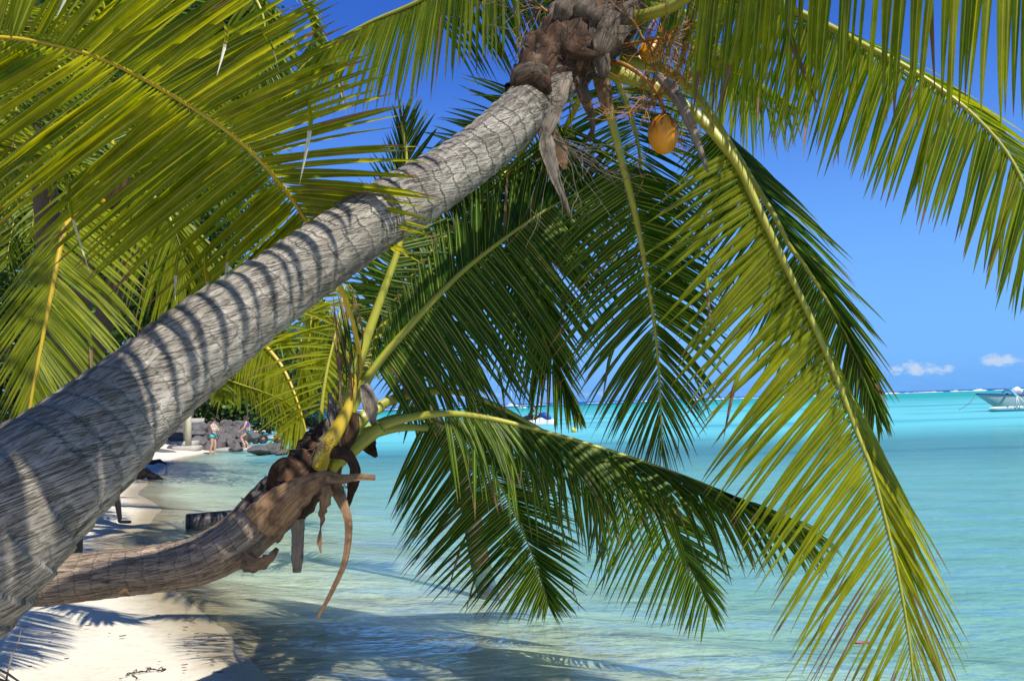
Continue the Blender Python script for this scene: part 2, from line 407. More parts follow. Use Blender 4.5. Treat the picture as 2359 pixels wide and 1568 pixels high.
def sand_material():
    t = NT('coral_sand'); p = t.obj()
    sx = t.n('ShaderNodeSeparateXYZ'); t.t.links.new(p, sx.inputs[0]); z = sx.outputs[2]
    n1 = t.noise(p, 1.3, 5, .6); n2 = t.noise(p, 40.0, 4, .7); n3 = t.noise(p, 220.0, 2, .6); n4 = t.noise(p, 7.0, 5, .65)
    dry = t.mix(n1, (.49, .45, .345, 1), (.58, .545, .435, 1))
    dry = t.mix(t.rng(n4, .5, .72, 0, .35), dry, (.40, .31, .19, 1))
    wet = t.mix(n1, (.25, .20, .12, 1), (.33, .275, .175, 1))
    col = t.mix(t.rng(t.math('ADD', z, t.math('MULTIPLY', t.math('SUBTRACT', n4, .5), .05)), .010, .055), wet, dry)
    bed = t.mix(t.rng(n4, .35, .7), (.47, .485, .37, 1), (.57, .58, .46, 1))
    patch = t.rng(t.noise(p, .9, 5, .65, sc=(1, 2.2, 1)), .54, .64)
    bed = t.mix(t.math('MULTIPLY', patch, .5), bed, (.26, .27, .13, 1))
    weed = t.rng(t.noise(p, 5.0, 5, .7), .66, .72)
    bed = t.mix(t.math('MULTIPLY', weed, .6), bed, (.14, .15, .06, 1))
    col = t.mix(t.rng(z, -.12, -.01), bed, col)
    spk = t.rng(n3, .70, .76)
    col = t.mix(t.math('MULTIPLY', spk, .35), col, (.25, .19, .12, 1))
    # ground far inland: leaf litter and grass
    inl = t.rng(z, .85, .98)
    col = t.mix(inl, col, t.mix(n4, (.26, .18, .09, 1), (.10, .14, .035, 1)))
    h = t.math('ADD', t.math('MULTIPLY', n4, 1.0), t.math('ADD', t.math('MULTIPLY', n2, .22), t.math('MULTIPLY', n3, .05)))
    rough = t.rng(z, .0, .05, .35, .95)
    return t.done(t.pbr(col, rough, t.bump(h, .5, .04), .3))
SAND = sand_material()
X = grid_axis(-6000, 9000, -16, 9, .16, 1.09); Y = grid_axis(-40, 12000, 1.5, 26, .16, 1.07)
struct(sheet('sand', X, Y, height, SAND))

def water_material():
    t = NT('lagoon_water'); p = t.obj(); dep = t.attr()[0]
    sx = t.n('ShaderNodeSeparateXYZ'); t.t.links.new(p, sx.inputs[0]); y = sx.outputs[1]; x = sx.outputs[0]
    # body colour of the lagoon: pale over sand, blue over coral patches, deep beyond the reef
    big = t.noise(p, 1.0, 4, .55, sc=(.018, .055, 1)); med = t.noise(p, 1.0, 4, .6, sc=(.07, .22, 1))
    col = t.mix(t.rng(y, 6, 40), (.17, .46, .42, 1), (.10, .38, .41, 1))
    col = t.mix(t.rng(y, 60, 260), col, (.020, .25, .235, 1))
    coral = t.math('MULTIPLY', t.rng(big, .48, .60), t.math('MULTIPLY', t.rng(y, 22, 50), t.rng(y, 120, 260, 1, .15)))
    col = t.mix(t.math('MULTIPLY', coral, .48), col, (.022, .16, .23, 1))
    small = t.math('MULTIPLY', t.rng(med, .54, .66), t.rng(y, 8, 30))
    col = t.mix(t.math('MULTIPLY', small, .45), col, (.045, .20, .26, 1))
    left = t.math('MULTIPLY', t.rng(t.math('ADD', x, t.math('MULTIPLY', y, .33)), -4, 2, 1, 0), t.rng(y, 9, 14))
    col = t.mix(t.math('MULTIPLY', left, .8), col, (.25, .30, .18, 1))
    deepr = t.math('MULTIPLY', t.rng(y, 300, 420), t.rng(t.math('DIVIDE', x, y), .12, .35, 1, .0))
    col = t.mix(t.math('MULTIPLY', deepr, .8), col, (.01, .08, .16, 1))
    col = t.mix(t.rng(y, 905, 930), col, (.008, .05, .20, 1))
    ripw = t.noise(p, 1.0, 2, .5, sc=(.55, 1.5, 1))
    w1 = t.noise(p, 1.0, 3, .5, .5, sc=(1.1, 2.8, 1)); w2 = t.noise(p, 1.0, 4, .55, .3, sc=(4.5, 10.0, 1)); w3 = t.noise(p, 1.0, 3, .55, sc=(14, 32, 1))
    h = t.math('ADD', t.math('MULTIPLY', ripw, 1.3), t.math('ADD', t.math('MULTIPLY', w1, 1.0), t.math('ADD', t.math('MULTIPLY', w2, .38), t.math('MULTIPLY', w3, .11))))
    nb = t.bump(h, .85, .14)
    fres = t.n('ShaderNodeFresnel', {'IOR': 1.33}); t.t.links.new(nb, fres.inputs['Normal'])
    ft = t.math('MULTIPLY', fres.outputs[0], t.rng(y, 7, 45, .9, .18), clamp=True)
    gl = t.n('ShaderNodeBsdfGlossy', {'Color': (.82, .90, 1, 1), 'Roughness': .04}); t.t.links.new(nb, gl.inputs['Normal'])
    tint = t.mix(t.rng(dep, 0, .95), (.95, .98, .93, 1), (.58, .85, .79, 1))
    tr = t.n('ShaderNodeBsdfTransparent', {'Color': tint})
    df = t.n('ShaderNodeBsdfDiffuse', {'Color': col}); t.t.links.new(t.bump(h, .55, .05), df.inputs['Normal'])
    opq = t.math('SUBTRACT', 1.0, t.math('POWER', 2.718, t.math('MULTIPLY', dep, -.5)))
    opq = t.math('MAXIMUM', opq, t.math('MULTIPLY', t.rng(y, 14, 48), t.rng(dep, 0, .35)))
    opq = t.math('MAXIMUM', opq, t.math('MULTIPLY', t.rng(y, 16, 36), .40))
    m1 = t.n('ShaderNodeMixShader'); t.set(m1, 0, opq); t.t.links.new(tr.outputs[0], m1.inputs[1]); t.t.links.new(df.outputs[0], m1.inputs[2])
    m2 = t.n('ShaderNodeMixShader'); t.set(m2, 0, ft); t.t.links.new(m1.outputs[0], m2.inputs[1]); t.t.links.new(gl.outputs[0], m2.inputs[2])
    return t.done(m2.outputs[0])
WATER = water_material()
def wz(x, y):
    near = np.exp(-np.hypot(x, y) / 16)
    return near * ((.022) * np.sin(1.1 * x + 4.2 * y + 1.2 * np.sin(.9 * x)) + .012 * np.sin(3.1 * y - 2.3 * x) + .008 * np.sin(7.1 * y + 1.9 * x)) * np.clip(-signed(x, y) / 1.2, 0, 1)
struct(sheet('water', X, Y, wz, WATER, lambda a, b: np.clip(-height(a, b), 0, 3)))

# surf on the outer reef
def surf():
    mb = MB(); r_ = random.Random(3)
    foam = simple('sea_foam', (.86, .88, .90), .9, .08, 2, .2, .1)
    x = -560
    while x < 760:
        big = 1.0 if x < 380 else 1.9
        L = r_.uniform(8, 40); h0 = r_.uniform(.6, 1.6) * (big if r_.random() < .5 else .7)
        y0 = 895 + r_.uniform(-12, 12)
        n = int(L / 2) + 2
        rows = []
        for i in range(n):
            s = i / (n - 1); px = x + L * s; e = math.sin(math.pi * s) ** .5
            hh = max(.08, h0 * e * (0.6 + .6 * noise.noise(Vector((px * .22, 3, 1)))))
            rows.append([mb.add((px, y0 - 4, -.2)), mb.add((px, y0 - 2.2, hh * .6)), mb.add((px, y0, hh)), mb.add((px, y0 + 3, hh * .5)), mb.add((px, y0 + 5, -.2))])
        for a, b in zip(rows, rows[1:]):
            for k in range(4): mb.f.append((a[k], b[k], b[k + 1], a[k + 1]))
        x += L * r_.uniform(.7, 1.25)
    o = mb.build('surf', foam); tag(o, 'white line of surf breaking along the outer reef at the horizon', 'surf', kind='stuff')
surf()

# ---------------------------------------------------------------- palms
def leaflet(mb, base, D, T, L, W, droop, rs, yel, dead, fold=.35, nseg=8, kink=None, twist=0.0, sag=GRAV, pale=0.0):
    """one leaflet: a strip folded along its midrib, bending under its own weight"""
    wv = (T - D * T.dot(D))
    if wv.length < 1e-4: wv = D.orthogonal()
    wv.normalize(); nv = D.cross(wv).normalized()
    if twist: q = Matrix.Rotation(twist, 3, D); wv = q @ wv; nv = q @ nv
    p = Vector(base); rows = []; ds = L / nseg; d = Vector(D)
    for i in range(nseg + 1):
        s = i / nseg
        w = W * min(1.0, .35 + s * 6) * (1 - s ** 2.6) * .5 + .0006
        if i: 
            k = droop * (.3 + s * 1.3) / nseg
            d = (d + sag * k).normalized()
            if kink is not None and s > kink[0]:
                d = (d * .35 + kink[1]).normalized()
            p = p + d * ds
            wv = (wv - d * wv.dot(d)).normalized(); nv = d.cross(wv).normalized()
        dv = 0.0
        if dead: dv = max(0, (s - (1 - dead)) / max(dead, .01) * 2 + .35) if s > 1 - dead - .15 else 0
        c = (yel, min(dv, 1), pale, 1)
        f_ = fold * w
        a = mb.add(p + wv * w - nv * f_, (rs, s), c); b = mb.add(p + nv * f_ * .6, (rs + 1 if False else 1.0, s), c); e = mb.add(p - wv * w - nv * f_, (-rs * 0 + 0.0, s), c)
        mb.uv[a] = (rs * .3, s * 1.0 + rs * 3); mb.uv[e] = (rs * .3, s + rs * 3); mb.uv[b] = (1.0, s + rs * 3)
        rows.append((a, b, e))
    for r0_, r1_ in zip(rows, rows[1:]):
        mb.f.append((r0_[0], r0_[1], r1_[1], r1_[0])); mb.f.append((r0_[1], r0_[2], r1_[2], r1_[1]))

WSCALE = .80
def frond(parent, pts, n=78, t0=.22, t1=1.0, A=None, B=None, LA=None, LB=None, W=.036, droop=.35, r0=.028, r1=.004,
          yel=.3, deadp=.25, mat=None, stalk=None, seed=1, jit=.09, nseg=8, twist=.35, kinkp=.025, px=True, name='frond', skip=0.02, label=None, tuft=.0, pb=0.0, td=0.0, tipyel=0.0, fold=.35, pair=0.0):
    """a palm frond: petiole and rachis as one stalk, its leaflets as a child mesh.
    A / B: keys (t, camera-space direction right, down, ahead) of the leaflets of each side."""
    r_ = random.Random(seed)
    sp = spline(pts, 60)
    world = [P(*q[:3]) for q in sp] if px else [Vector(q) for q in sp]
    at, tan, tot = even(world)
    ms = MB(); N = 44
    pts_w = [at(i / N) for i in range(N + 1)]
    rad = [r0 * (1 + .9 * max(0, 1 - i / N / .1)) * (1 - i / N) ** 1.35 * .85 + r1 for i in range(N + 1)]
    def ring(i, a): return 1.0 if i > 10 else 1 + .25 * math.cos(2 * a)
    ms.tube(pts_w, rad, 8, col=(0, 0, 0, 1), ring=ring, ucols=[(0, pb * max(0, 1 - i / N / .25), 0, 1) for i in range(N + 1)])
    st = ms.build(name, stalk or STALK, parent)
    if label: st['label'] = label
    mb = MB(); LA = LA or [(0, .55), (.35, .85), (.7, .7), (1, .3)]; LB = LB or LA
    for side, K, LK in ((0, A, LA), (1, B, LB)):
        for i in range(n):
            s = min(1, max(0, (i + .5 * side + r_.uniform(-.2, .2)) / n))
            t = t0 + (t1 - t0) * s
            if r_.random() < skip: continue
            T = tan(t); base = at(t)
            if K is None:
                S = T.cross(Vector((0, 0, 1)))
                if S.length < .05: S = Vector((1, 0, 0))
                S.normalize(); Nn = S.cross(T).normalized()
                a = R(78 - 48 * s ** 1.3); sg = 1 if side else -1
                D = T * math.cos(a) + S * sg * math.sin(a) * .95 + Nn * .25
            else:
                D = cdir(*key(K, s))
                D = D.normalized()
            D = (D + Vector((r_.gauss(0, jit), r_.gauss(0, jit), r_.gauss(0, jit)))).normalized()
            L = key(LK, s) * r_.uniform(.88, 1.08)
            dd = r_.uniform(.06, .16) if r_.random() < deadp else (.04 if r_.random() < .5 else 0)
            if r_.random() < deadp * .05 + td * max(0, s - .66) * 3.6: dd = r_.uniform(.3, .95)
            wk = .5 if dd > .28 else 1.0
            kk = None
            if r_.random() < kinkp:
                kk = (r_.uniform(.5, .8), (GRAV * .9 + Vector((r_.uniform(-.3, .3), r_.uniform(-.3, .3), 0)))); dd = 1 - kk[0] - .08
            kinkp and None
            tw = r_.gauss(0, twist) + (pair * (1 if side else -1))
            y_ = min(1, max(0, yel + tipyel * s + r_.gauss(0, .19)))
            leaflet(mb, base, D, T, L, wk * W * WSCALE * (1 - .68 * td * max(0, s - .5) / .5) * r_.uniform(.8, 1.15) * min(1, .55 + L * .8), droop * r_.uniform(.7, 1.35), r_.random(), y_, dd, nseg=nseg, kink=kk, twist=tw, fold=fold, pale=1.0 if kk and kinkp > .05 else 0.0)
    mb.build('leaflets', mat or LEAF, st)
    return st

def palm_trunk(parent, pts, mat, n_ang=40, steps=150, seed=1, ringh=.012, rough=.02, name='trunk'):
    """pts: (u, v, depth, width in px)"""
    sp = spline(pts, steps)
    world = [P(q[0], q[1], q[2]) for q in sp]; rad = [q[3] / 2 / FPX * q[2] for q in sp]
    at, tan, tot = even(world)
    L = [0]
    for a, b in zip(world, world[1:]): L.append(L[-1] + (b - a).length)
    mb = MB()
    off = [noise.noise(Vector((l * 2.1, seed * 7.7, 0))) for l in L]
    def ring(i, a):
        ph = (L[i] + .016 * math.sin(a + off[i] * 3) + .01 * off[i]) / .087
        fr = ph - math.floor(ph)
        q = Vector((math.cos(a) * 2.2, math.sin(a) * 2.2, L[i] * 2.6 + seed))
        return 1 + ringh * 8 * (fr - .5) * .35 + rough * 2.4 * noise.noise(q) + rough * .8 * noise.noise(q * 4)
    mb.tube(world, rad, n_ang, ring=ring)
    return mb.build(name, mat, parent), world, rad

def ribbon(parent, pts, widths, mat, name, thick=.006, cup=.4, face=None, px=True, seed=0, edge=.15, curl=0.0):
    """a dry strip with thickness: pts (u, v, d), a width in metres at each sample"""
    sp = spline(pts, 26)
    world = [P(*q[:3]) for q in sp] if px else [Vector(q) for q in sp]
    mb = MB(); rows = []
    for i, p in enumerate(world):
        s = i / 26
        T = (world[min(i + 1, 26)] - world[max(i - 1, 0)]).normalized()
        fv = (CAM - p).normalized() if face is None else cdir(*face).normalized()
        wv = T.cross(fv).normalized(); nv = wv.cross(T).normalized()
        if curl: q = Matrix.Rotation(curl * (s - .4), 3, T); wv = q @ wv; nv = q @ nv
        w = key(widths, s) * .5
        row = []
        for k in range(7):
            a = k / 3 - 1
            jag = edge * w * noise.noise(Vector((s * 9, a * 2 + seed, seed))) if abs(a) > .9 else 0
            row.append(mb.add(p + wv * (a * w + jag * (1 if a > 0 else -1)) + nv * (cup * .45 * w * (1 - abs(a) ** 1.2) + .05 * w * math.sin(a * 11 + seed) + .05 * w * noise.noise(Vector((s * 5, a * 2, seed)))), (k / 6, s), (0, 0, 0, 1)))
        rows.append(row)
    back = [[mb.add(Vector(mb.v[q]) - ((CAM - p_).normalized() if face is None else cdir(*face)) * thick, mb.uv[q], (0, 0, 0, 1)) for q in row] for row, p_ in zip(rows, world)]
    for a, b in zip(rows, rows[1:]):
        for k in range(6): mb.f.append((a[k], a[k + 1], b[k + 1], b[k]))
    for a, b in zip(back, back[1:]):
        for k in range(6): mb.f.append((b[k], b[k + 1], a[k + 1], a[k]))
    for r_a, r_b in ((rows, back),):
        for k in (0, 6):
            for i in range(26): mb.f.append((r_a[i][k], r_a[i + 1][k], r_b[i + 1][k], r_b[i][k]))
    return mb.build(name, mat, parent)

def twigs(parent, base, dirs, mat, name, L=.5, r=.004, seed=1, crook=.22, sub=2, n=10):
    r_ = random.Random(seed); mb = MB()
    def grow(p, d, L, r, depth):
        pts = [p]; k = n
        for i in range(k):
            d = (d + Vector((r_.gauss(0, crook), r_.gauss(0, crook), r_.gauss(0, crook)))).normalized()
            p = p + d * (L / k); pts.append(p)
            if depth and r_.random() < .25: grow(p, (d + Vector((r_.gauss(0, .5), r_.gauss(0, .5), r_.gauss(0, .5)))).normalized(), L * r_.uniform(.3, .6), r * .7, depth - 1)
        mb.tube(pts, [r * (1 - .6 * i / k) for i in range(k + 1)], 5)
    for d in dirs: grow(Vector(base) + Vector((r_.uniform(-.01, .01),) * 3), d.normalized(), L * r_.uniform(.6, 1.1), r, sub)
    return mb.build(name, mat, parent)

# ---- big leaning palm
BIG = [(-170, 1352, 2.30, 400), (-50, 1238, 2.36, 370), (65, 1132, 2.45, 328), (165, 1050, 2.58, 284), (322, 908, 2.82, 224), (487, 771, 3.02, 197), (652, 652, 3.22, 166), (842, 520, 3.45, 148),
       (972, 440, 3.62, 140), (1067, 377, 3.78, 124), (1145, 315, 3.92, 120), (1222, 240, 4.08, 116), (1290, 160, 4.25, 118)]
big = thing('palm_tree', 'large grey coconut palm leaning right across the picture, striped with frond shadows', 'palm tree', P(-1100, 2250, 1.6))
_, bw, br = palm_trunk(big, [(-1100, 2250, 1.6, 560), (-640, 1790, 1.95, 480), (-360, 1530, 2.15, 430)] + BIG, BARK, n_ang=64, steps=420, seed=2, ringh=.020)
# fibrous crown base
def crown(parent, pts, seed, name='crown_base', lumps=.16):
    sp = spline(pts, 60); world = [P(q[0], q[1], q[2]) for q in sp]; rad = [q[3] / 2 / FPX * q[2] for q in sp]
    mb = MB()
    def ring(i, a):
        q = Vector((math.cos(a) * 1.5, math.sin(a) * 1.5, i * .11 + seed))
        st = (i * .17 + a * .95 + seed) % 1.0
        return 1 + lumps * 1.6 * noise.noise(q) + lumps * .5 * noise.noise(q * 3.2) + .20 * (st - .5) + .05 * noise.noise(q * 9)
    mb.tube(world, rad, 40, ring=ring)
    return mb.build(name, SHEATH, parent)
crown(big, [(1215, 232, 4.1, 118), (1262, 172, 4.2, 140), (1310, 115, 4.3, 172), (1352, 60, 4.4, 186), (1390, 5, 4.5, 178), (1420, -50, 4.6, 130), (1440, -90, 4.7, 60)], 3, lumps=.10)

LONG = [(0, .5), (.25, .8), (.6, .75), (.85, .5), (1, .25)]
# A: main arch at the right, hanging to the lower right corner
frond(big, [(1390, 150, 4.45), (1430, 172, 4.4), (1512, 200, 4.35), (1580, 245, 4.3), (1635, 295, 4.25), (1700, 380, 4.2), (1745, 475, 4.15), (1790, 570, 4.1), (1828, 650, 4.1), (1880, 760, 4.05), (1930, 878, 4.0), (1978, 1006, 3.95), (2003, 1066, 3.9), (2030, 1160, 3.9), (2062, 1290, 3.88), (2082, 1395, 3.86), (2098, 1500, 3.85), (2105, 1580, 3.85)],
      n=114, t0=.24, A=[(0, (-.9, .35, .1)), (.2, (-.72, .7, .15)), (.5, (-.68, .72, .0)), (.8, (-.55, .83, 0)), (1, (-.25, .95, 0))],
      B=[(0, (.35, .8, .5)), (.15, (.45, .85, .3)), (.5, (.55, .82, .15)), (.8, (.47, .88, .1)), (1, (.2, .98, .0))],
      LA=[(0, .45), (.12, .75), (.4, .90), (.75, .86), (.92, .6), (1, .35)], LB=[(0, .4), (.12, .70), (.4, .92), (.75, .90), (.92, .6), (1, .3)], W=.036, droop=.22, r0=.030, r1=.006, yel=.60, tipyel=.48, deadp=.4, td=1.0, stalk=STALK, seed=11, jit=.05, twist=.25, nseg=9)
# B: second arch just behind it
frond(big, [(1430, 130, 4.6), (1466, 139, 4.6), (1538, 164, 4.6), (1600, 215, 4.6), (1660, 300, 4.6), (1736, 422, 4.55), (1783, 496, 4.5), (1820, 569, 4.5), (1846, 600, 4.5), (1893, 672, 4.5), (1937, 745, 4.5), (1974, 823, 4.5), (2008, 885, 4.5), (2030, 930, 4.5)],
      n=104, t0=.28, A=[(0, (-.7, .65, .3)), (.5, (-.45, .85, .3)), (1, (.1, .95, .1))], B=[(0, (.7, .5, .3)), (.15, (.80, .52, .2)), (.5, (.68, .72, .1)), (.8, (.45, .88, 0)), (1, (.3, .95, 0))],
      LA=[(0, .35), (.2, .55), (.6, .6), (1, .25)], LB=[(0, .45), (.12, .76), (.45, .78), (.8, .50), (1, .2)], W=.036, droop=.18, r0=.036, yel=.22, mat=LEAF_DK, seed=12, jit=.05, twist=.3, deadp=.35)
# C: frond hanging straight down in the middle
frond(big, [(1385, 175, 4.5), (1397, 235, 4.55), (1413, 290, 4.6), (1432, 370, 4.7), (1455, 460, 4.8), (1475, 550, 4.85), (1490, 640, 4.9), (1505, 730, 4.95), (1515, 820, 5.0), (1520, 900, 5.0), (1523, 980, 5.0), (1524, 1045, 5.0)],
      n=98, t0=.22, A=[(0, (-.85, .45, .2)), (.4, (-.78, .62, .1)), (.75, (-.5, .85, 0)), (1, (-.1, 1, 0))], B=[(0, (.95, .1, .2)), (.4, (.93, .35, .1)), (.75, (.6, .8, 0)), (1, (.15, 1, 0))],
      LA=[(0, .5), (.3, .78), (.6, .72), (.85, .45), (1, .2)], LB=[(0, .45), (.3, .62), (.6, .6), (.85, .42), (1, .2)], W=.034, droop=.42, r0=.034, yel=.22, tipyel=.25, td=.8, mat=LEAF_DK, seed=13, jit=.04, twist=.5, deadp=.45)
# D: pale frond behind, upper right
frond(big, [(1410, 20, 4.9), (1470, -10, 5.0), (1530, 0, 5.2), (1578, 29, 5.4), (1625, 78, 5.6), (1680, 136, 5.75), (1745, 188, 5.9), (1825, 240, 6.0)],
      n=80, t0=.15, A=[(0, (-.5, .8, .1)), (.5, (-.25, .95, 0)), (1, (.3, .9, 0))], B=[(0, (.6, .4, .6)), (.5, (.75, .6, .2)), (1, (.8, .5, 0))],
      LA=[(0, .6), (.4, .85), (.8, .6), (1, .3)], LB=[(0, .2), (.4, .28), (.8, .3), (1, .25)], W=.034, droop=.4, yel=.32, seed=14, jit=.06, deadp=.3)
# E: long frond sweeping to the right edge
frond(big, [(1430, 0, 4.5), (1500, -60, 4.4), (1590, -70, 4.3), (1700, -35, 4.2), (1810, 15, 4.05), (1912, 62, 3.95), (1989, 104, 3.85), (2084, 152, 3.75), (2176, 212, 3.65), (2249, 272, 3.6), (2315, 345, 3.55), (2362, 430, 3.5), (2400, 540, 3.5), (2420, 640, 3.5)],
      n=118, t0=.12, A=[(0, (-.2, .97, .1)), (.35, (-.30, .95, .1)), (.6, (-.35, .93, 0)), (1, (-.22, .97, 0))], B=[(0, (.85, .1, .5)), (.4, (.92, .28, .3)), (.75, (.9, .42, .2)), (1, (.6, .8, 0))],
      LA=[(0, .5), (.2, .64), (.55, .62), (.85, .50), (1, .3)], LB=[(0, .4), (.2, .6), (.55, .62), (.85, .45), (1, .2)], W=.036, droop=.20, r0=.034, yel=.33, seed=15, jit=.045, twist=.35, deadp=.3)
# F: near frond above the frame whose leaflets hang straight down
frond(big, [(1425, 60, 4.4), (1480, 38, 4.2), (1560, 10, 4.0), (1650, -60, 3.7), (1760, -130, 3.45), (1900, -190, 3.2), (2050, -235, 3.0), (2220, -255, 2.85), (2400, -240, 2.75), (2560, -190, 2.65), (2720, -90, 2.6)],
      n=76, t0=.25, A=[(0, (-.12, .98, .1)), (.4, (-.03, 1, .1)), (1, (-.02, 1, .1))], B=[(0, (.5, -.1, .6)), (.4, (.5, -.2, .7)), (1, (.5, -.1, .6))],
      LA=[(0, .55), (.1, .74), (.35, .84), (.65, .82), (.85, .70), (1, .45)], LB=[(0, .3), (.4, .6), (1, .3)], W=.043, droop=.35, r0=.036, yel=.55, seed=16, jit=.025, twist=.45, deadp=.15)
# G: pale frond arching to the upper left, leaflets hanging
frond(big, [(1330, 30, 4.6), (1270, -70, 4.7), (1180, -110, 4.8), (1070, -60, 4.9), (960, 5, 5.0), (850, 52, 5.05), (749, 110, 5.1), (670, 180, 5.1), (608, 245, 5.05)],
      n=90, t0=.25, A=[(0, (.05, .98, 0)), (.4, (-.25, .93, 0)), (.7, (-.55, .80, 0)), (1, (-.8, .6, 0))], B=[(0, (-.6, .45, .6)), (.5, (-.75, .55, .3)), (1, (-.8, .6, .1))],
      LA=[(0, .62), (.35, .70), (.7, .55), (1, .25)], LB=[(0, .3), (.5, .3), (1, .2)], W=.038, droop=.3, yel=.30, seed=17, jit=.03, twist=.2, deadp=.35)
# H: dark frond, leaflets hanging between that one and the trunk
frond(big, [(1320, 70, 4.7), (1285, -30, 4.9), (1230, -90, 5.1), (1150, -110, 5.3), (1060, -70, 5.5), (985, 0, 5.6)],
      n=70, t0=.14, A=[(0, (.05, .98, .1)), (.5, (.38, .92, 0)), (1, (.55, .85, 0))], B=[(0, (-.9, .3, .4)), (1, (-.8, .6, .2))],
      LA=[(0, .5), (.3, .88), (.7, .98), (1, .7)], LB=[(0, .2), (1, .2)], W=.034, droop=.12, yel=.16, mat=LEAF_DK, seed=18, jit=.045, twist=.4)
# I: frond going back and down behind the trunk
frond(big, [(1350, 140, 4.8), (1300, 210, 5.1), (1235, 300, 5.5), (1160, 420, 5.9), (1080, 560, 6.3), (1010, 700, 6.6), (965, 840, 6.8), (950, 950, 6.8)],
      n=80, t0=.15, A=[(0, (-.9, -.5, .1)), (.4, (-.75, -.4, .1)), (.7, (-.8, .4, 0)), (1, (-.3, .95, 0))], B=[(0, (.5, .85, 0)), (.4, (.55, .83, 0)), (1, (.3, .95, 0))],
      LA=[(0, .6), (.4, .8), (.8, .6), (1, .3)], LB=[(0, .7), (.4, 1.0), (.8, .8), (1, .3)], W=.042, droop=.3, yel=.10, mat=LEAF_DK, seed=19, jit=.07, twist=.4)
# J: frond behind, its tip reaching down to the horizon
frond(big, [(1365, 140, 4.8), (1330, 240, 5.2), (1270, 360, 5.6), (1225, 480, 6.0), (1215, 600, 6.2), (1235, 720, 6.3), (1275, 830, 6.35), (1308, 892, 6.4), (1338, 962, 6.4)],
      n=104, t0=.2, A=[(0, (-.8, .5, .1)), (.4, (-.5, .85, 0)), (.8, (-.05, 1, 0)), (1, (.3, .95, 0))], B=[(0, (.9, .35, .1)), (.4, (.7, .7, 0)), (.8, (.5, .86, 0)), (1, (.4, .9, 0))],
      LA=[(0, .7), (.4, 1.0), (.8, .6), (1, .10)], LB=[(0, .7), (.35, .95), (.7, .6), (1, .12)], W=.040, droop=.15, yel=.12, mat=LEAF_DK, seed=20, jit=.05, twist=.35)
# K: dense dark frond between J and C
frond(big, [(1400, 140, 4.9), (1440, 230, 5.4), (1470, 330, 5.9), (1480, 430, 6.2), (1500, 540, 6.4), (1560, 650, 6.5)],
      n=70, t0=.15, A=[(0, (-.95, .2, .1)), (.5, (-.8, .6, 0)), (1, (-.2, .95, 0))], B=[(0, (.95, -.1, .1)), (.5, (.85, .5, 0)), (1, (.7, .8, 0))],
      LA=[(0, .6), (.5, .85), (1, .4)], W=.034, droop=.35, yel=.12, mat=LEAF_DK, seed=21, jit=.08, twist=.6)
# L: frond above the picture to the right whose shade falls on the others
frond(big, [(1440, -40, 4.6), (1520, -200, 4.5), (1650, -330, 4.3), (1820, -420, 4.1), (2020, -430, 3.9), (2200, -380, 3.8)], n=66, t0=.15, A=None, B=None,
      LA=[(0, .5), (.5, .85), (1, .4)], W=.040, droop=.5, yel=.3, seed=22)

# M: frond that passes above the camera and stripes the trunk with its shade
frond(big, [(.42, 4.55, 4.15), (.30, 4.0, 4.40), (.12, 3.3, 4.42), (-.20, 2.5, 4.22), (-.50, 1.9, 3.92), (-.78, 1.45, 3.58), (-1.02, 1.1, 3.2), (-1.2, .85, 2.85)], px=False, n=50, t0=.22,
      A=[(0, (-.35, .9, 0)), (.5, (-.3, .95, 0)), (1, (-.2, .9, 0))], B=[(0, (.35, .9, 0)), (.5, (.3, .95, 0)), (1, (.2, .95, 0))], LA=[(0, .5), (.4, .75), (.8, .75), (1, .5)], W=.047, droop=.3, yel=.2, mat=LEAF_DK, seed=23, twist=.3, jit=.035)
frond(big, [(.55, 4.5, 4.2), (.50, 3.8, 4.6), (.30, 2.9, 4.7), (0, 2.2, 4.5), (-.30, 1.6, 4.15), (-.60, 1.15, 3.7), (-.85, .85, 3.25), (-1.0, .6, 2.8)], px=False, n=54, t0=.68,  # second unseen frond, added to deepen the shade on the lower trunk
      A=[(0, (-.35, .9, 0)), (1, (-.2, .9, 0))], B=[(0, (.35, .9, 0)), (1, (.2, .95, 0))], LA=[(0, .7), (.8, .75), (1, .5)], W=.062, droop=.3, yel=.1, mat=LEAF_DK, seed=24, twist=.35, jit=.05)
# sheaths, spathes and flower stalks of the crown
ribbon(big, [(1300, 130, 4.14), (1292, 175, 4.06), (1282, 225, 4.02), (1268, 275, 4.0), (1252, 318, 4.0)], [(0, .10), (.3, .12), (.7, .09), (1, .05)], HUSK, 'dry_sheath', curl=.3, seed=1)
ribbon(big, [(1258, 300, 4.0), (1262, 345, 4.0), (1280, 410, 4.02), (1300, 460, 4.02), (1316, 502, 4.02)], [(0, .045), (.2, .085), (.5, .05), (1, .006)], HUSK, 'dry_sheath', seed=2, curl=.8)
ribbon(big, [(1368, 60, 4.12), (1376, 105, 4.1), (1388, 150, 4.1), (1392, 180, 4.1)], [(0, .05), (.4, .10), (.8, .08), (1, .03)], HUSK_DK, 'dry_sheath', seed=3, curl=.7)
ribbon(big, [(1415, 25, 4.1), (1400, 70, 4.08), (1385, 115, 4.08), (1360, 135, 4.1)], [(0, .08), (.5, .13), (1, .03)], HUSK_DK, 'dry_sheath', seed=4, curl=-.5)
ribbon(big, [(1330, 180, 4.2), (1352, 235, 4.2), (1366, 290, 4.25), (1355, 325, 4.3)], [(0, .09), (.4, .05), (.7, .025), (1, .05)], HUSK_DK, 'dry_sheath', seed=5, curl=1.2)
ribbon(big, [(1270, 300, 4.2), (1290, 350, 4.25), (1302, 390, 4.25)], [(0, .06), (.5, .09), (1, .02)], HUSK_TAN, 'dry_sheath', seed=6)
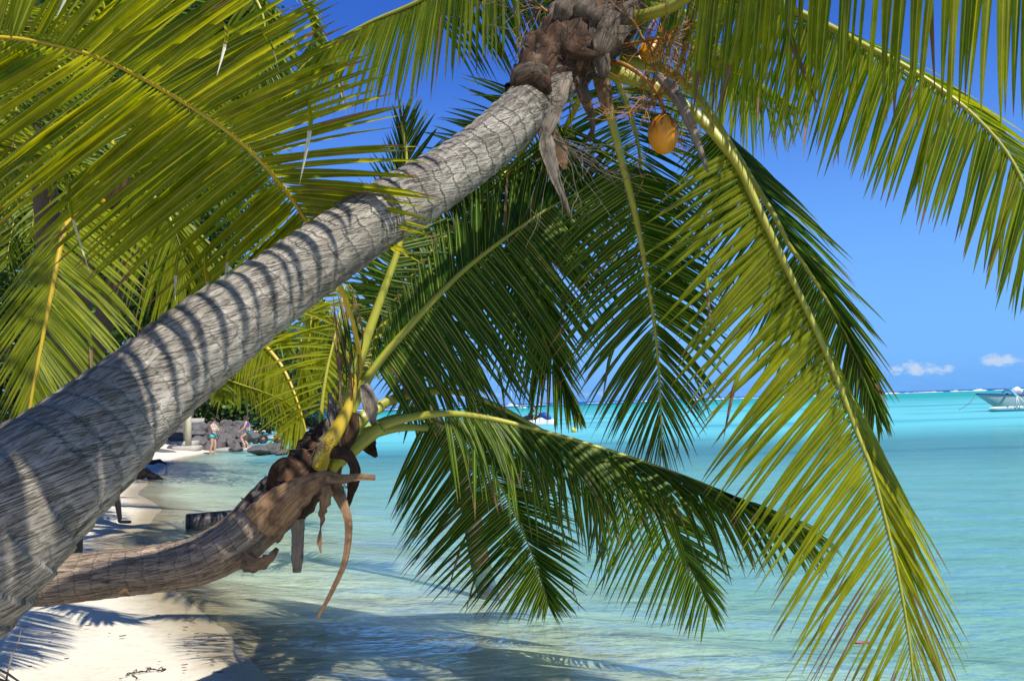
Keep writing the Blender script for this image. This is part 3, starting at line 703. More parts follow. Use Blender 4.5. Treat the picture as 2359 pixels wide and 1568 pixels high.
ribbon(big, [(1255, 95, 4.25), (1235, 125, 4.2), (1222, 165, 4.15), (1226, 205, 4.1)], [(0, .06), (.4, .10), (1, .05)], HUSK_DK, 'dry_sheath', seed=7, curl=.6)
ribbon(big, [(1182, 205, 4.02), (1200, 175, 3.98), (1238, 165, 3.96), (1262, 190, 3.98)], [(0, .03), (.3, .10), (.8, .09), (1, .03)], HUSK_DK, 'dry_sheath', seed=8)
ribbon(big, [(1188, 222, 4.0), (1205, 196, 3.97), (1240, 190, 3.95), (1268, 215, 3.97)], [(0, .03), (.3, .09), (.8, .10), (1, .03)], SHEATH, 'dry_sheath', seed=9, cup=.2)
ribbon(big, [(1290, 55, 4.2), (1300, 85, 4.1), (1318, 118, 4.05), (1372, 128, 4.08)], [(0, .05), (.5, .12), (1, .04)], SHEATH, 'dry_sheath', seed=10, cup=.7)
ribbon(big, [(1385, 185, 4.3), (1392, 215, 4.3), (1400, 250, 4.32), (1403, 262, 4.3)], [(0, .09), (.5, .075), (1, .02)], HUSK_TAN, 'dry_sheath', seed=31, cup=.7)
for k_, (a_, b_) in enumerate((((1300, 20), (1335, -25)), ((1345, 20), (1380, -20)), ((1380, 40), (1420, 10)), ((1440, 30), (1470, 0)), ((1420, 85), (1458, 62)))):
    ribbon(big, [(a_[0] - 15, a_[1] + 45, 4.15), (a_[0], a_[1], 4.1), (b_[0], b_[1], 4.12)], [(0, .05), (.5, .11), (1, .015)], HUSK_DK, 'dry_sheath', seed=40 + k_, cup=.5)
for k_, (b_, ds_) in enumerate((((1512, 195), 1), ((1480, 110), 2), ((1535, 130), 3))):
    pass
def cone(base, axis, n, spread, r_): return [(axis + Vector((r_.gauss(0, spread), r_.gauss(0, spread), r_.gauss(0, spread)))) for _ in range(n)]
r_ = random.Random(5)
def wraps(parent, pts, n, seed, lmin=.12, lmax=.34):
    q = random.Random(seed); sp = spline(pts, 40)
    for k in range(n):
        i = int((k + q.random()) / n * 30) + 2; c = sp[i]; c2 = sp[min(i + 4, 40)]
        ax = (P(*c2[:3]) - P(*c[:3])).normalized(); rad = c[3] / 2 / FPX * c[2]
        side = ax.cross(F0).normalized(); ang = q.uniform(-1.35, 1.35)
        rd = (side * math.sin(ang) - F0 * math.cos(ang)).normalized(); p0 = P(*c[:3]) + rd * rad * .93
        L_ = q.uniform(lmin, lmax); tang = ax.cross(rd) * q.uniform(-.5, .5)
        pts_ = [tuple(p0 + rd * .0)]; d = (ax + tang + rd * .12).normalized(); p = p0
        for j in range(4):
            p = p + d * L_ / 4; d = (d + rd * .10 * j + GRAV * .22 * j * q.uniform(.2, 1.6) + Vector((q.gauss(0, .08), q.gauss(0, .08), q.gauss(0, .08)))).normalized(); pts_.append(tuple(p))
        w_ = q.uniform(.02, .085); mt = (SHEATH, HUSK_DK, SHEATH, HUSK_DK)[q.randrange(4)]
        sp2 = spline(pts_, 20); mb = MB(); rows = []; vf = rd
        ribbon(parent, pts_, [(0, w_), (.5, w_ * q.uniform(.6, 1.1)), (.85, w_ * .4), (1, .01)], mt, 'leaf_sheath', thick=.004, px=False, seed=k * 3.3 + seed, edge=.7, curl=q.uniform(-.9, .9), cup=.8)
wraps(big, [(1235, 210, 4.1, 112), (1262, 172, 4.2, 140), (1310, 115, 4.3, 168), (1352, 60, 4.4, 180), (1390, 5, 4.5, 170)], 44, 5, .16, .42)
# stalk that carries the nuts
def stem(parent, pts, r, mat, name, n=26):
    mb = MB(); sp = [P(*q) for q in spline(pts, n)]; mb.tube(sp, [r * (1 - .45 * i / n) for i in range(n + 1)], 8); return mb.build(name, mat, parent)
for c_, rr_, sd_ in (((1290, 150, 4.15), .30, 61), (1340, 90, 4.15) and ((1340, 90, 4.15), .3, 62), ((1250, 215, 4.0), .2, 63), ((1400, 60, 4.2), .3, 64)):
    twigs(big, P(*c_), cone(0, cdir(.2, .7, -.5), 26, .8, r_), SHEATH, 'fibre_tuft', rr_, .0016, sd_, crook=.22)
fs = stem(big, [(1395, 140, 4.25), (1440, 150, 4.15), (1490, 185, 4.1), (1520, 225, 4.1), (1530, 262, 4.12)], .014, TWIG_OR, 'flower_stalk')
twigs(fs, P(1515, 222, 4.1), cone(0, cdir(-.8, .35, 0), 9, .35, r_) + cone(0, cdir(.2, .9, 0), 6, .4, r_) + cone(0, cdir(.8, -.5, 0), 5, .4, r_), TWIG_OR, 'branchlet', .40, .0035, 2)
fs = stem(big, [(1420, 110, 4.3), (1460, 100, 4.2), (1510, 88, 4.15), (1535, 92, 4.15)], .012, TWIG_OR, 'flower_stalk')
twigs(fs, P(1530, 90, 4.15), cone(0, cdir(.3, -.9, 0), 9, .45, r_) + cone(0, cdir(.8, .2, 0), 7, .5, r_) + cone(0, cdir(0, 1, 0), 8, .35, r_), TWIG_OR, 'branchlet', .42, .0035, 3)
twigs(fs, P(1490, 95, 4.15), cone(0, cdir(-.1, -1, 0), 5, .3, r_) + cone(0, cdir(0, 1, 0), 6, .35, r_), TWIG_OR, 'branchlet', .35, .0035, 13)
fs = stem(big, [(1300, 60, 4.4), (1270, 35, 4.3), (1245, 15, 4.3)], .010, TWIG_OR, 'flower_stalk')
twigs(fs, P(1248, 18, 4.3), cone(0, cdir(-.8, .6, 0), 12, .35, r_) + cone(0, cdir(-.3, -.8, 0), 5, .3, r_), TWIG_BR, 'branchlet', .40, .0032, 4)
fs = stem(big, [(1285, 250, 4.1), (1278, 290, 4.05), (1275, 320, 4.05)], .008, TWIG_BR, 'flower_stalk')
twigs(fs, P(1276, 315, 4.05), cone(0, cdir(.85, .5, .1), 11, .16, r_) + cone(0, cdir(-.05, 1, 0), 4, .1, r_), HUSK, 'branchlet', .50, .0026, 5, crook=.13, sub=1)
# spathe
mb = MB(); sp_ = [P(*q) for q in spline([(1508, 165, 4.12), (1545, 205, 4.08), (1572, 245, 4.05), (1600, 310, 4.03), (1631, 397, 4.02)], 30)]
mb.tube(sp_, [.006 + .024 * math.sin(math.pi * min(1, (i / 30) ** .7)) ** .8 * (1 if i < 29 else .3) for i in range(31)], 12)
mb.build('spathe', HUSK, big)
# coconuts
def coconut(u, v, d, size, tilt, label):
    mb = MB(); n, m_ = 24, 18
    for j in range(m_ + 1):
        ph = math.pi * j / m_; zz = math.cos(ph)
        r0_ = math.sin(ph) * (.385 + .02 * zz)
        for i in range(n + 1):
            a = 2 * math.pi * i / n
            rr = r0_ * (1 + .05 * math.cos(3 * a)) * (1 + (.06 if zz < -.6 else 0) * math.cos(3 * a))
            mb.add((rr * math.cos(a) * size, rr * math.sin(a) * size, zz * size * .5 * (1.03 if zz < -.8 else 1)), (i / n, j / m_))
    for j in range(m_):
        for i in range(n):
            k = j * (n + 1) + i; mb.f.append((k, k + n + 1, k + n + 2, k + 1))
    o = mb.build('coconut', NUT, big, merge=True)
    o.location = P(u, v, d) - big.location; o.matrix_parent_inverse = Matrix.Identity(4); o.rotation_euler = tilt
    o['label'] = label
    cap = MB()
    for k in range(6):
        a = k * 1.047; c_ = Vector((math.cos(a), math.sin(a), 0)); 
        b0 = cap.add((0, 0, .51 * size)); b1 = cap.add(c_ * size * .16 + Vector((0, 0, .495 * size)))
        c2 = Vector((math.cos(a + .5), math.sin(a + .5), 0)); b2 = cap.add(c2 * size * .25 + Vector((0, 0, .43 * size))); c3 = Vector((math.cos(a + 1.05), math.sin(a + 1.05), 0)); b3 = cap.add(c3 * size * .16 + Vector((0, 0, .495 * size)))
        cap.f.append((b0, b1, b2, b3))
    cp = cap.build('calyx', TWIG_OR, o); cp.matrix_parent_inverse = Matrix.Identity(4)
    return o
coconut(1528, 308, 4.12, .205, (R(5), R(-4), .4), 'orange coconut hanging from its stalk')
coconut(1500, 118, 4.45, .17, (R(15), R(55), 1.2), 'brown green coconut in the shade of the crown')

# ---- small palm with the drooping crown
SM = [(-420, 1600, 4.1, 150), (-250, 1450, 4.1, 130), (-60, 1352, 4.15, 118), (80, 1338, 4.2, 114), (220, 1325, 4.25, 110), (340, 1312, 4.32, 108), (450, 1292, 4.42, 112), (545, 1245, 4.52, 118), (610, 1185, 4.62, 122), (655, 1140, 4.7, 124)]
small = thing('palm_tree', 'smaller brown coconut palm growing low over the water with green arching fronds', 'palm tree', P(-420, 1600, 4.1))
palm_trunk(small, SM, BARK_B, n_ang=48, steps=300, seed=9, ringh=.008, rough=.022)
0 and wraps(small, [(620, 1178, 4.6, 122), (640, 1152, 4.67, 130), (680, 1105, 4.75, 142), (715, 1065, 4.82, 136), (750, 1025, 4.9, 110)], 12, 6, .12, .3)
crown(small, [(602, 1197, 4.6, 120), (645, 1158, 4.67, 122), (688, 1112, 4.75, 126), (722, 1070, 4.82, 118), (752, 1025, 4.9, 96), (780, 985, 4.95, 70), (800, 950, 5.0, 40)], 11, lumps=.14)
# P1: the frond that rises behind the big trunk and arches over it towards the camera
frond(small, [(735, 1060, 4.78), (760, 1010, 4.8), (800, 930, 4.8), (828, 850, 4.7), (815, 750, 4.5), (780, 650, 4.25), (735, 560, 3.85), (700, 500, 3.6), (640, 415, 3.4), (540, 315, 3.2), (400, 222, 2.95), (250, 142, 2.65), (120, 102, 2.42), (0, 85, 2.25), (-110, 88, 2.1), (-220, 110, 2.0)],
      n=96, t0=.505, B=[(0, (.80, .25, -.42)), (.06, (.95, .16, -.2)), (.18, (.97, -.02, -.15)), (.32, (.88, -.42, -.1)), (.5, (.82, -.52, -.1)), (.68, (.74, -.66, 0)), (.82, (.35, -.92, 0)), (1, (-.3, -.95, 0))],
      A=[(0, (-.70, .70, 0)), (.15, (-.76, .64, 0)), (.5, (-.84, .54, .05)), (.8, (-.87, .5, 0)), (1, (-.95, .4, 0))],
      LA=[(0, .52), (.12, .76), (.5, .92), (.8, .76), (1, .5)], LB=[(0, .62), (.12, .70), (.5, .68), (.72, .42), (.88, .22), (1, .16)], W=.043, droop=.14, r0=.016, r1=.005, yel=.60, seed=31, jit=.035, twist=.38, kinkp=.11, deadp=.5, stalk=STALK_OR, pb=.9, nseg=10)
# P2: long frond rising to the upper right
frond(small, [(760, 1050, 4.95), (800, 965, 5.0), (835, 893, 5.05), (880, 825, 5.1), (950, 745, 5.15), (1010, 680, 5.2), (1080, 613, 5.3), (1200, 522, 5.4), (1290, 465, 5.5), (1360, 430, 5.6)],
      n=88, t0=.24, A=[(0, (-.2, -.95, .1)), (.4, (-.1, -.95, .2)), (.7, (.1, -.98, .1)), (1, (.5, -.8, 0))], B=[(0, (.55, .83, 0)), (.3, (.62, .78, .0)), (.6, (.62, .78, 0)), (.85, (.72, .68, 0)), (1, (.9, .3, 0))],
      LA=[(0, .15), (.2, .3), (.45, .5), (.8, .55), (1, .3)], LB=[(0, .5), (.2, .85), (.5, 1.08), (.8, .9), (1, .4)], W=.046, droop=.30, r0=.036, r1=.007, yel=.16, mat=LEAF_DK, seed=32, jit=.04, twist=.25, deadp=.25)
# P3: lower right arch
frond(small, [(760, 1075, 4.75), (805, 1030, 4.75), (870, 985, 4.75), (950, 960, 4.75), (1030, 952, 4.72), (1110, 960, 4.7), (1200, 980, 4.7), (1330, 1015, 4.7), (1480, 1062, 4.7), (1600, 1105, 4.7), (1720, 1155, 4.7), (1790, 1190, 4.7), (1850, 1230, 4.7)],
      n=104, t0=.26, A=[(0, (.2, .9, -.35)), (.35, (.28, .9, -.3)), (.7, (.5, .83, -.1)), (1, (.8, .6, 0))], B=[(0, (.45, .75, -.45)), (.35, (.70, .60, -.40)), (.7, (.88, .40, -.25)), (1, (.95, .25, 0))],
      LA=[(0, .5), (.2, .68), (.6, .66), (.9, .45), (1, .3)], LB=[(0, .4), (.3, .6), (.7, .55), (1, .3)], W=.036, droop=.60, r0=.030, r1=.003, yel=.42, mat=LEAF_DK, seed=33, jit=.07, twist=.45, deadp=.5, kinkp=.03)
# P4: arch behind it
frond(small, [(775, 1060, 4.95), (815, 990, 5.05), (870, 937, 5.1), (950, 906, 5.2), (1040, 900, 5.3), (1130, 928, 5.45), (1220, 975, 5.6), (1340, 1045, 5.8), (1440, 1110, 5.95), (1530, 1210, 6.0), (1590, 1310, 6.05), (1638, 1405, 6.05)],
      n=84, t0=.28, A=[(0, (.2, .9, .1)), (.4, (.1, .98, 0)), (.65, (-.55, .83, 0)), (1, (-.2, .97, 0))], B=[(0, (.6, .6, .4)), (.4, (.8, .5, .2)), (.7, (.93, .38, 0)), (1, (.4, .9, 0))],
      LA=[(0, .5), (.3, .75), (.7, .78), (.9, .45), (1, .25)], LB=[(0, .4), (.3, .6), (.7, .62), (.9, .4), (1, .2)], W=.038, droop=.22, r0=.030, yel=.20, mat=LEAF_DK, seed=34, jit=.05, twist=.4, deadp=.35)
# P5: frond whose tip touches the water
frond(small, [(770, 1070, 4.95), (820, 1010, 5.1), (900, 965, 5.4), (990, 965, 5.8), (1070, 1010, 6.15), (1130, 1080, 6.5), (1180, 1170, 6.75), (1218, 1255, 6.85), (1243, 1325, 6.92), (1265, 1392, 6.95)],
      n=88, t0=.30, A=[(0, (-.45, .88, 0)), (.3, (-.62, .75, 0)), (.6, (-.75, .62, 0)), (.85, (-.6, .8, 0)), (1, (-.2, .98, 0))], B=[(0, (.9, .3, 0)), (.3, (.97, .2, 0)), (.6, (.93, .35, 0)), (.85, (.8, .6, 0)), (1, (.4, .9, 0))],
      LA=[(0, .7), (.3, 1.05), (.6, 1.05), (.85, .60), (1, .15)], LB=[(0, .45), (.3, .68), (.6, .7), (.85, .55), (1, .2)], W=.048, droop=.12, r0=.028, yel=.12, mat=LEAF_DK, seed=35, jit=.04, twist=.25, deadp=.25)
# P6, P7: upright fronds passing behind the big trunk
frond(small, [(765, 1055, 5.0), (800, 930, 5.05), (838, 800, 5.1), (880, 680, 5.15), (920, 565, 5.2), (940, 460, 5.25), (935, 350, 5.3), (925, 280, 5.3)],
      n=60, t0=.42, A=[(0, (-.85, .1, .2)), (.5, (-.45, -.85, .2)), (1, (-.1, -.95, 0))], B=[(0, (.8, .35, .3)), (.5, (.6, -.5, .3)), (1, (.4, -.9, 0))],
      LA=[(0, .30), (.5, .5), (1, .25)], W=.032, droop=.1, r0=.048, r1=.01, yel=.22, mat=LEAF_DK, seed=36, jit=.06)
frond(small, [(770, 1055, 5.1), (810, 940, 5.3), (860, 800, 5.5), (920, 680, 5.6), (1000, 575, 5.7), (1090, 480, 5.8), (1170, 390, 5.9)],
      n=80, t0=.30, A=[(0, (-.75, -.3, .2)), (.3, (-.6, -.6, .2)), (.5, (-.4, -.85, .2)), (1, (-.1, -.95, 0))], B=[(0, (.9, .35, .3)), (.5, (.85, .3, .2)), (1, (.6, -.5, 0))],
      LA=[(0, .3), (.5, .62), (1, .4)], LB=[(0, .5), (.5, .9), (1, .5)], W=.038, droop=.15, r0=.040, r1=.008, yel=.16, mat=LEAF_DK, seed=37, jit=.07)
# P8: ragged dry-yellow frond falling to the left of the crown
frond(small, [(745, 1050, 4.9), (740, 960, 4.95), (752, 860, 5.0), (775, 760, 5.1), (790, 680, 5.2), (800, 640, 5.3)],
      n=46, t0=.25, A=[(0, (-.85, .35, 0)), (.5, (-.95, -.1, 0)), (1, (-.85, .1, 0))], B=[(0, (.6, .5, .2)), (1, (.3, .8, 0))],
      LA=[(0, .45), (.5, .62), (1, .5)], LB=[(0, .2), (1, .3)], W=.024, droop=.55, r0=.014, yel=.85, seed=38, jit=.14, deadp=.8, skip=.15)
# loose dead strips hanging at the petioles
for k in range(16):
    u0 = 775 + rnd.uniform(-12, 40); v0 = 660 + rnd.uniform(0, 150)
    ribbon(small, [(u0, v0, 4.6), (u0 + rnd.uniform(0, 25), v0 + 110, 4.62), (u0 + rnd.uniform(-15, 25), v0 + rnd.uniform(190, 300), 4.64)], [(0, .006), (.3, .014), (1, .002)], HUSK_TAN if k % 3 else LEAF, 'dry_strip', thick=.001, seed=k, curl=2)
# petioles, sheaths, broken stalks of the small palm
def stalk(parent, pts, w, mat, name='leaf_stalk', n=24, lab=None):
    mb = MB(); sp = spline([p + (0,) for p in pts], n); pts_w = [P(*q[:3]) for q in sp]
    mb.tube(pts_w, [key(w, i / n) * .5 for i in range(n + 1)], 12, ring=lambda i, a: 1 + .18 * math.cos(2 * a)); o = mb.build(name, mat, parent)
    if lab: o['label'] = lab
    return o
stalk(small, [(735, 1075, 4.62), (752, 1030, 4.6), (785, 975, 4.62), (808, 920, 4.66), (815, 860, 4.7)], [(0, .11), (.4, .10), (.8, .06), (1, .04)], STALK_OR, lab='thick yellow orange leaf stalk')
stalk(small, [(795, 1045, 4.72), (835, 1015, 4.72), (880, 985, 4.72)], [(0, .10), (.6, .075), (1, .06)], STALK)
stalk(small, [(790, 1000, 4.9), (830, 965, 4.95), (880, 935, 5.05)], [(0, .10), (.6, .07), (1, .055)], STALK)
stalk(small, [(800, 1030, 4.9), (850, 1003, 4.95), (920, 985, 5.0), (985, 985, 5.1)], [(0, .06), (1, .035)], STALK)
ribbon(small, [(600, 1215, 4.45), (650, 1165, 4.42), (700, 1125, 4.4), (758, 1095, 4.4)], [(0, .26), (.4, .21), (.8, .12), (1, .07)], HUSK_TAN, 'dry_sheath', cup=.45, seed=20, thick=.02)
ribbon(small, [(752, 1098, 4.38), (790, 1103, 4.38), (825, 1098, 4.38), (865, 1100, 4.38)], [(0, .07), (.5, .045), (1, .03)], HUSK_TAN, 'broken_stalk', cup=.5, seed=21)
ribbon(small, [(686, 1195, 4.5), (686, 1240, 4.5), (685, 1290, 4.5), (684, 1318, 4.5)], [(0, .075), (.6, .066), (1, .045)], HUSK, 'broken_stalk', cup=.7, seed=22, thick=.012)
ribbon(small, [(765, 1105, 4.45), (790, 1160, 4.42), (803, 1210, 4.4), (795, 1290, 4.4), (765, 1360, 4.4), (732, 1422, 4.4)], [(0, .085), (.25, .05), (.6, .034), (1, .018)], HUSK_TAN, 'broken_stalk', cup=.7, seed=23, thick=.006, edge=.05)
ribbon(small, [(765, 1040, 4.55), (800, 1048, 4.5), (818, 1080, 4.5), (812, 1120, 4.5), (800, 1170, 4.5)], [(0, .08), (.4, .055), (.7, .07), (1, .02)], SHEATH, 'dry_sheath', cup=.6, seed=24, curl=.8)
ribbon(small, [(622, 1130, 4.55), (632, 1085, 4.5), (660, 1062, 4.5), (690, 1085, 4.5)], [(0, .05), (.5, .06), (1, .03)], SHEATH, 'dry_sheath', cup=.6, seed=25, curl=.4)
ribbon(small, [(745, 1100, 4.4), (752, 1130, 4.38), (748, 1165, 4.38), (744, 1190, 4.38)], [(0, .05), (.5, .065), (1, .01)], HUSK_TAN, 'dry_sheath', cup=.4, seed=26, edge=.6)
ribbon(small, [(738, 1140, 4.42), (742, 1190, 4.42), (736, 1240, 4.42), (739, 1275, 4.42)], [(0, .01), (.3, .035), (.5, .008), (.75, .03), (1, .002)], HUSK_TAN, 'dry_sheath', cup=.3, seed=27, edge=.8)
ribbon(small, [(838, 885, 4.78), (850, 920, 4.74), (856, 950, 4.74), (860, 985, 4.75)], [(0, .05), (.35, .10), (.7, .07), (1, .01)], HUSK, 'dry_sheath', cup=.6, seed=28)
ribbon(small, [(760, 905, 4.8), (765, 960, 4.74), (750, 1010, 4.7), (735, 1030, 4.7)], [(0, .03), (.4, .07), (1, .05)], HUSK, 'dry_sheath', cup=.4, seed=29, edge=.6)
ribbon(small, [(815, 950, 4.7), (812, 985, 4.68), (800, 1020, 4.66), (796, 1040, 4.66)], [(0, .05), (.4, .09), (1, .03)], SHEATH, 'dry_sheath', cup=.5, seed=30)
ribbon(small, [(845, 1015, 5.0), (852, 1030, 4.98), (860, 1042, 4.95), (868, 1052, 4.95)], [(0, .12), (.5, .07), (1, .02)], SHEATH, 'dry_sheath', cup=.5, seed=32)
ribbon(small, [(560, 1290, 4.35), (590, 1300, 4.33), (620, 1285, 4.33), (640, 1262, 4.35)], [(0, .10), (.5, .07), (1, .02)], HUSK_TAN, 'dry_sheath', cup=.5, seed=33, edge=.5)
ribbon(small, [(270, 1352, 4.15), (285, 1362, 4.1), (300, 1372, 4.1)], [(0, .02), (.5, .04), (1, .01)], HUSK_TAN, 'dry_sheath', seed=34, edge=.9)
for k, (u_, v_, s_) in enumerate(((735, 1020, 1), (575, 1275, 2), (790, 1120, 3))):
    twigs(small, P(u_, v_, 4.5 if k != 1 else 4.38), cone(0, cdir(.1, .6, -.2), 14, .7, r_), TWIG_BR, 'fibre_tuft', .13, .0016, 40 + k, crook=.3)


# ---------------------------------------------------------------- background palms
def far_palm(label, crown_c, depth, base_uv, trunk_r, fronds, seed, group=None, mat=LEAF):
    """crown_c (u, v) at depth; base point; fronds: list of (dict)"""
    c = P(crown_c[0], crown_c[1], depth); b = Vector(base_uv); b.z = hz_at(b.x, b.y) - .35
    t = thing('palm_tree', label, 'palm tree', b, group)
    mb = MB(); N = 40; pts = []
    for i in range(N + 1):
        s = i / N; q = b.lerp(c, s); q.x += .25 * math.sin(s * math.pi) * (1 - s) + .05 * math.sin(s * 9 + seed); pts.append(q)
    mb.tube(pts, [trunk_r * (1.25 - .45 * i / N) * (1 + .04 * (i % 2)) for i in range(N + 1)], 16)
    mb.build('trunk', BARK_BG, t)
    mb = MB(); ax = (pts[-1] - pts[-4]).normalized()
    mb.tube([c - ax * .35, c - ax * .15, c + ax * .1, c + ax * .35], [trunk_r * .9, trunk_r * 1.7, trunk_r * 1.5, trunk_r * .4], 14, ring=lambda i, a: 1 + .15 * math.sin(3 * a + i))
    mb.build('crown_base', SHEATH, t)
    for k, f in enumerate(fronds):
        f = dict(f); pts_ = f.pop('pts'); f.setdefault('seed', seed * 10 + k); f.setdefault('mat', mat)
        frond(t, [tuple(crown_c) + (depth,)] + pts_, **f)
    return t
def auto_fronds(c, d, specs, L, **kw):
    """physical fronds: (azimuth deg, elevation deg) from a crown at pixel c"""
    out = []
    cw = P(c[0], c[1], d)
    for k, (a, e, l) in enumerate(specs):
        h = Vector((math.sin(R(a)), math.cos(R(a)), 0)); dr = (h * math.cos(R(e)) + Vector((0, 0, 1)) * math.sin(R(e))).normalized()
        p = Vector(cw); pts = []
        for i in range(9):
            pts.append(tuple(p)); dr = (dr + Vector((0, 0, -1)) * .26).normalized(); p = p + dr * (L * l / 8)
        out.append((pts, k))
    return out
def add_auto(t, c, d, specs, L, seed, mat=LEAF, **kw):
    for pts, k in auto_fronds(c, d, specs, L):
        args = dict(n=52, t0=.18, px=False, mat=mat, seed=seed * 31 + k, W=.045, droop=.55, r0=.025, r1=.006, nseg=6, yel=.35, LA=[(0, .4), (.3, .8), (.7, .75), (1, .3)]); args.update(kw)
        frond(t, pts, **args)
# palm at the left whose lit frond hangs beside the trunk
t = far_palm('coconut palm at the left with one bright sunlit frond hanging behind the grey trunk', (255, 480), 6.0, (-5.5, 8.4, .30), .10, [
    dict(pts=[(215, 462, 5.6), (180, 480, 5.2), (152, 520, 5.0), (135, 590, 4.9), (118, 680, 4.8), (100, 770, 4.75), (85, 850, 4.7), (72, 920, 4.68), (64, 975, 4.66)], n=76, t0=.2,
         A=[(0, (-.7, .7, -.1)), (.5, (-.62, .78, -.1)), (1, (-.3, .95, 0))], B=[(0, (.9, .4, -.2)), (.2, (.85, .5, -.15)), (.6, (.75, .65, -.1)), (1, (.35, .93, 0))],
         LA=[(0, .5), (.4, .72), (.8, .5), (1, .25)], LB=[(0, .5), (.2, .72), (.6, .66), (.85, .45), (1, .2)], W=.036, droop=.22, yel=.55, deadp=.2, jit=.035, twist=.12, stalk=STALK_OR, r0=.026, r1=.008, fold=.25),
    dict(pts=[(300, 440, 5.8), (350, 450, 5.7), (390, 500, 5.6), (420, 580, 5.6), (430, 660, 5.6)], n=50, droop=.6, yel=.5, A=[(0, (-.5, .8, 0)), (1, (-.2, .95, 0))], B=[(0, (.8, .5, 0)), (1, (.4, .9, 0))], W=.04),
    dict(pts=[(280, 420, 6.1), (330, 360, 6.3), (420, 350, 6.5), (500, 420, 6.7)], n=50, droop=.5, yel=.4),
    dict(pts=[(220, 420, 6.1), (140, 370, 6.2), (50, 380, 6.3), (-40, 450, 6.4)], n=50, droop=.5, yel=.4),
    dict(pts=[(250, 420, 6.2), (260, 330, 6.5), (230, 250, 6.9), (180, 200, 7.2)], n=50, droop=.4, yel=.3, mat=LEAF_DK)], 3)
# palm whose crown hides behind the trunk, yellow frond falling to the rocks
t = far_palm('yellow green coconut palm behind the grey trunk, one frond drooping towards the rocks', (520, 800), 11.5, (-9.7, 14.5, .35), .12, [
    dict(pts=[(560, 790, 11.4), (600, 790, 11.3), (640, 830, 11.2), (668, 880, 11.1), (690, 940, 11.0), (704, 990, 11.0), (708, 1025, 11.0)], n=74, t0=.12, A=[(0, (-.2, .97, 0)), (.6, (-.25, .96, 0)), (1, (-.1, 1, 0))], B=[(0, (-.1, .95, -.2)), (.6, (-.15, .96, -.2)), (1, (0, 1, 0))],
         LA=[(0, .7), (.3, .95), (.7, .8), (1, .35)], W=.042, droop=.3, yel=.88, jit=.04, stalk=STALK_OR, r0=.035, r1=.012, nseg=6, deadp=.15),
    dict(pts=[(500, 860, 11.4), (540, 880, 11.2), (600, 900, 11.0), (650, 920, 10.9)], n=44, droop=.7, yel=.6, W=.045, A=[(0, (-.1, 1, 0)), (1, (.4, .9, 0))], B=[(0, (.5, .5, 0)), (1, (.8, .4, 0))], LA=[(0, .4), (1, .4)], nseg=6),
    dict(pts=[(490, 840, 11.3), (500, 870, 11.2), (508, 895, 11.1), (512, 915, 11.0)], n=30, droop=.7, yel=.55, W=.045, nseg=6, LA=[(0, .4), (1, .3)]),
    dict(pts=[(560, 740, 11.5), (620, 690, 11.6), (690, 690, 11.7), (750, 740, 11.8)], n=60, droop=.9, yel=.6, W=.045, nseg=6, LA=[(0, .6), (.5, .9), (1, .4)]),
    dict(pts=[(540, 700, 11.5), (580, 640, 11.7), (640, 610, 11.9)], n=50, droop=.7, yel=.5, nseg=6)], 4)
# bright palm seen between the two trunks
t = far_palm('sunlit palm with pale hanging fronds seen between the two near trunks', (700, 640), 13.5, (-10.5, 16.8, .1), .10, [
    dict(pts=[(740, 680, 13.4), (765, 740, 13.3), (775, 820, 13.2), (770, 900, 13.2)], n=60, W=.05, yel=.6, droop=.5, A=[(0, (-.5, .85, 0)), (1, (-.2, .97, 0))], B=[(0, (.5, .85, 0)), (1, (.2, .97, 0))], LA=[(0, .6), (.5, .9), (1, .4)], nseg=6),
    dict(pts=[(715, 690, 13.4), (715, 760, 13.3), (700, 840, 13.2), (690, 900, 13.2)], n=60, W=.05, yel=.7, droop=.4, A=[(0, (-.3, .95, 0)), (1, (-.1, .97, 0))], B=[(0, (.5, .85, 0)), (1, (.2, .97, 0))], LA=[(0, .6), (.5, .9), (1, .4)], nseg=6),
    dict(pts=[(670, 680, 13.4), (650, 740, 13.3), (645, 790, 13.2)], n=50, W=.05, yel=.65, droop=.4, LA=[(0, .6), (.5, .8), (1, .4)], nseg=6),
    dict(pts=[(760, 660, 13.4), (810, 700, 13.3), (840, 770, 13.2), (850, 830, 13.2)], n=50, W=.05, yel=.6, droop=.5, LA=[(0, .6), (.5, .8), (1, .4)], nseg=6)], 5)
# tall palms behind at the top left
t = far_palm('tall palm at the top left, its pale frond arching against the sky', (520, -60), 9.0, (-8.2, 13.2, .4), .13, [
    dict(pts=[(560, -40, 9.0), (600, 20, 8.9), (612, 90, 8.9), (600, 170, 8.9), (560, 250, 8.9)], n=70, W=.05, yel=.35, droop=.3, A=[(0, (-.7, .7, 0)), (1, (-.4, .9, 0))], B=[(0, (.85, .5, 0)), (.5, (.6, .8, 0)), (1, (.2, .97, 0))], LA=[(0, .5), (.5, .8), (1, .4)]),
    dict(pts=[(500, -20, 9.0), (480, 60, 9.0), (440, 150, 9.0), (380, 250, 9.0)], n=70, W=.05, yel=.2, mat=LEAF_DK, droop=.3, LA=[(0, .6), (.5, .95), (1, .4)]),
    dict(pts=[(540, -10, 9.3), (545, 60, 9.6), (530, 140, 9.9), (500, 230, 10)], n=70, W=.05, yel=.15, mat=LEAF_DK, droop=.3, LA=[(0, .6), (.5, .95), (1, .4)]),
    dict(pts=[(620, -60, 9.0), (690, -10, 9.0), (720, 70, 9.0), (720, 150, 9.0)], n=60, W=.045, yel=.3, droop=.5, LA=[(0, .3), (.5, .5), (1, .3)]),
    dict(pts=[(420, -60, 9.0), (330, -20, 8.9), (250, 60, 8.8), (200, 160, 8.8)], n=60, W=.05, yel=.3, droop=.4, LA=[(0, .5), (.5, .9), (1, .4)])], 6)
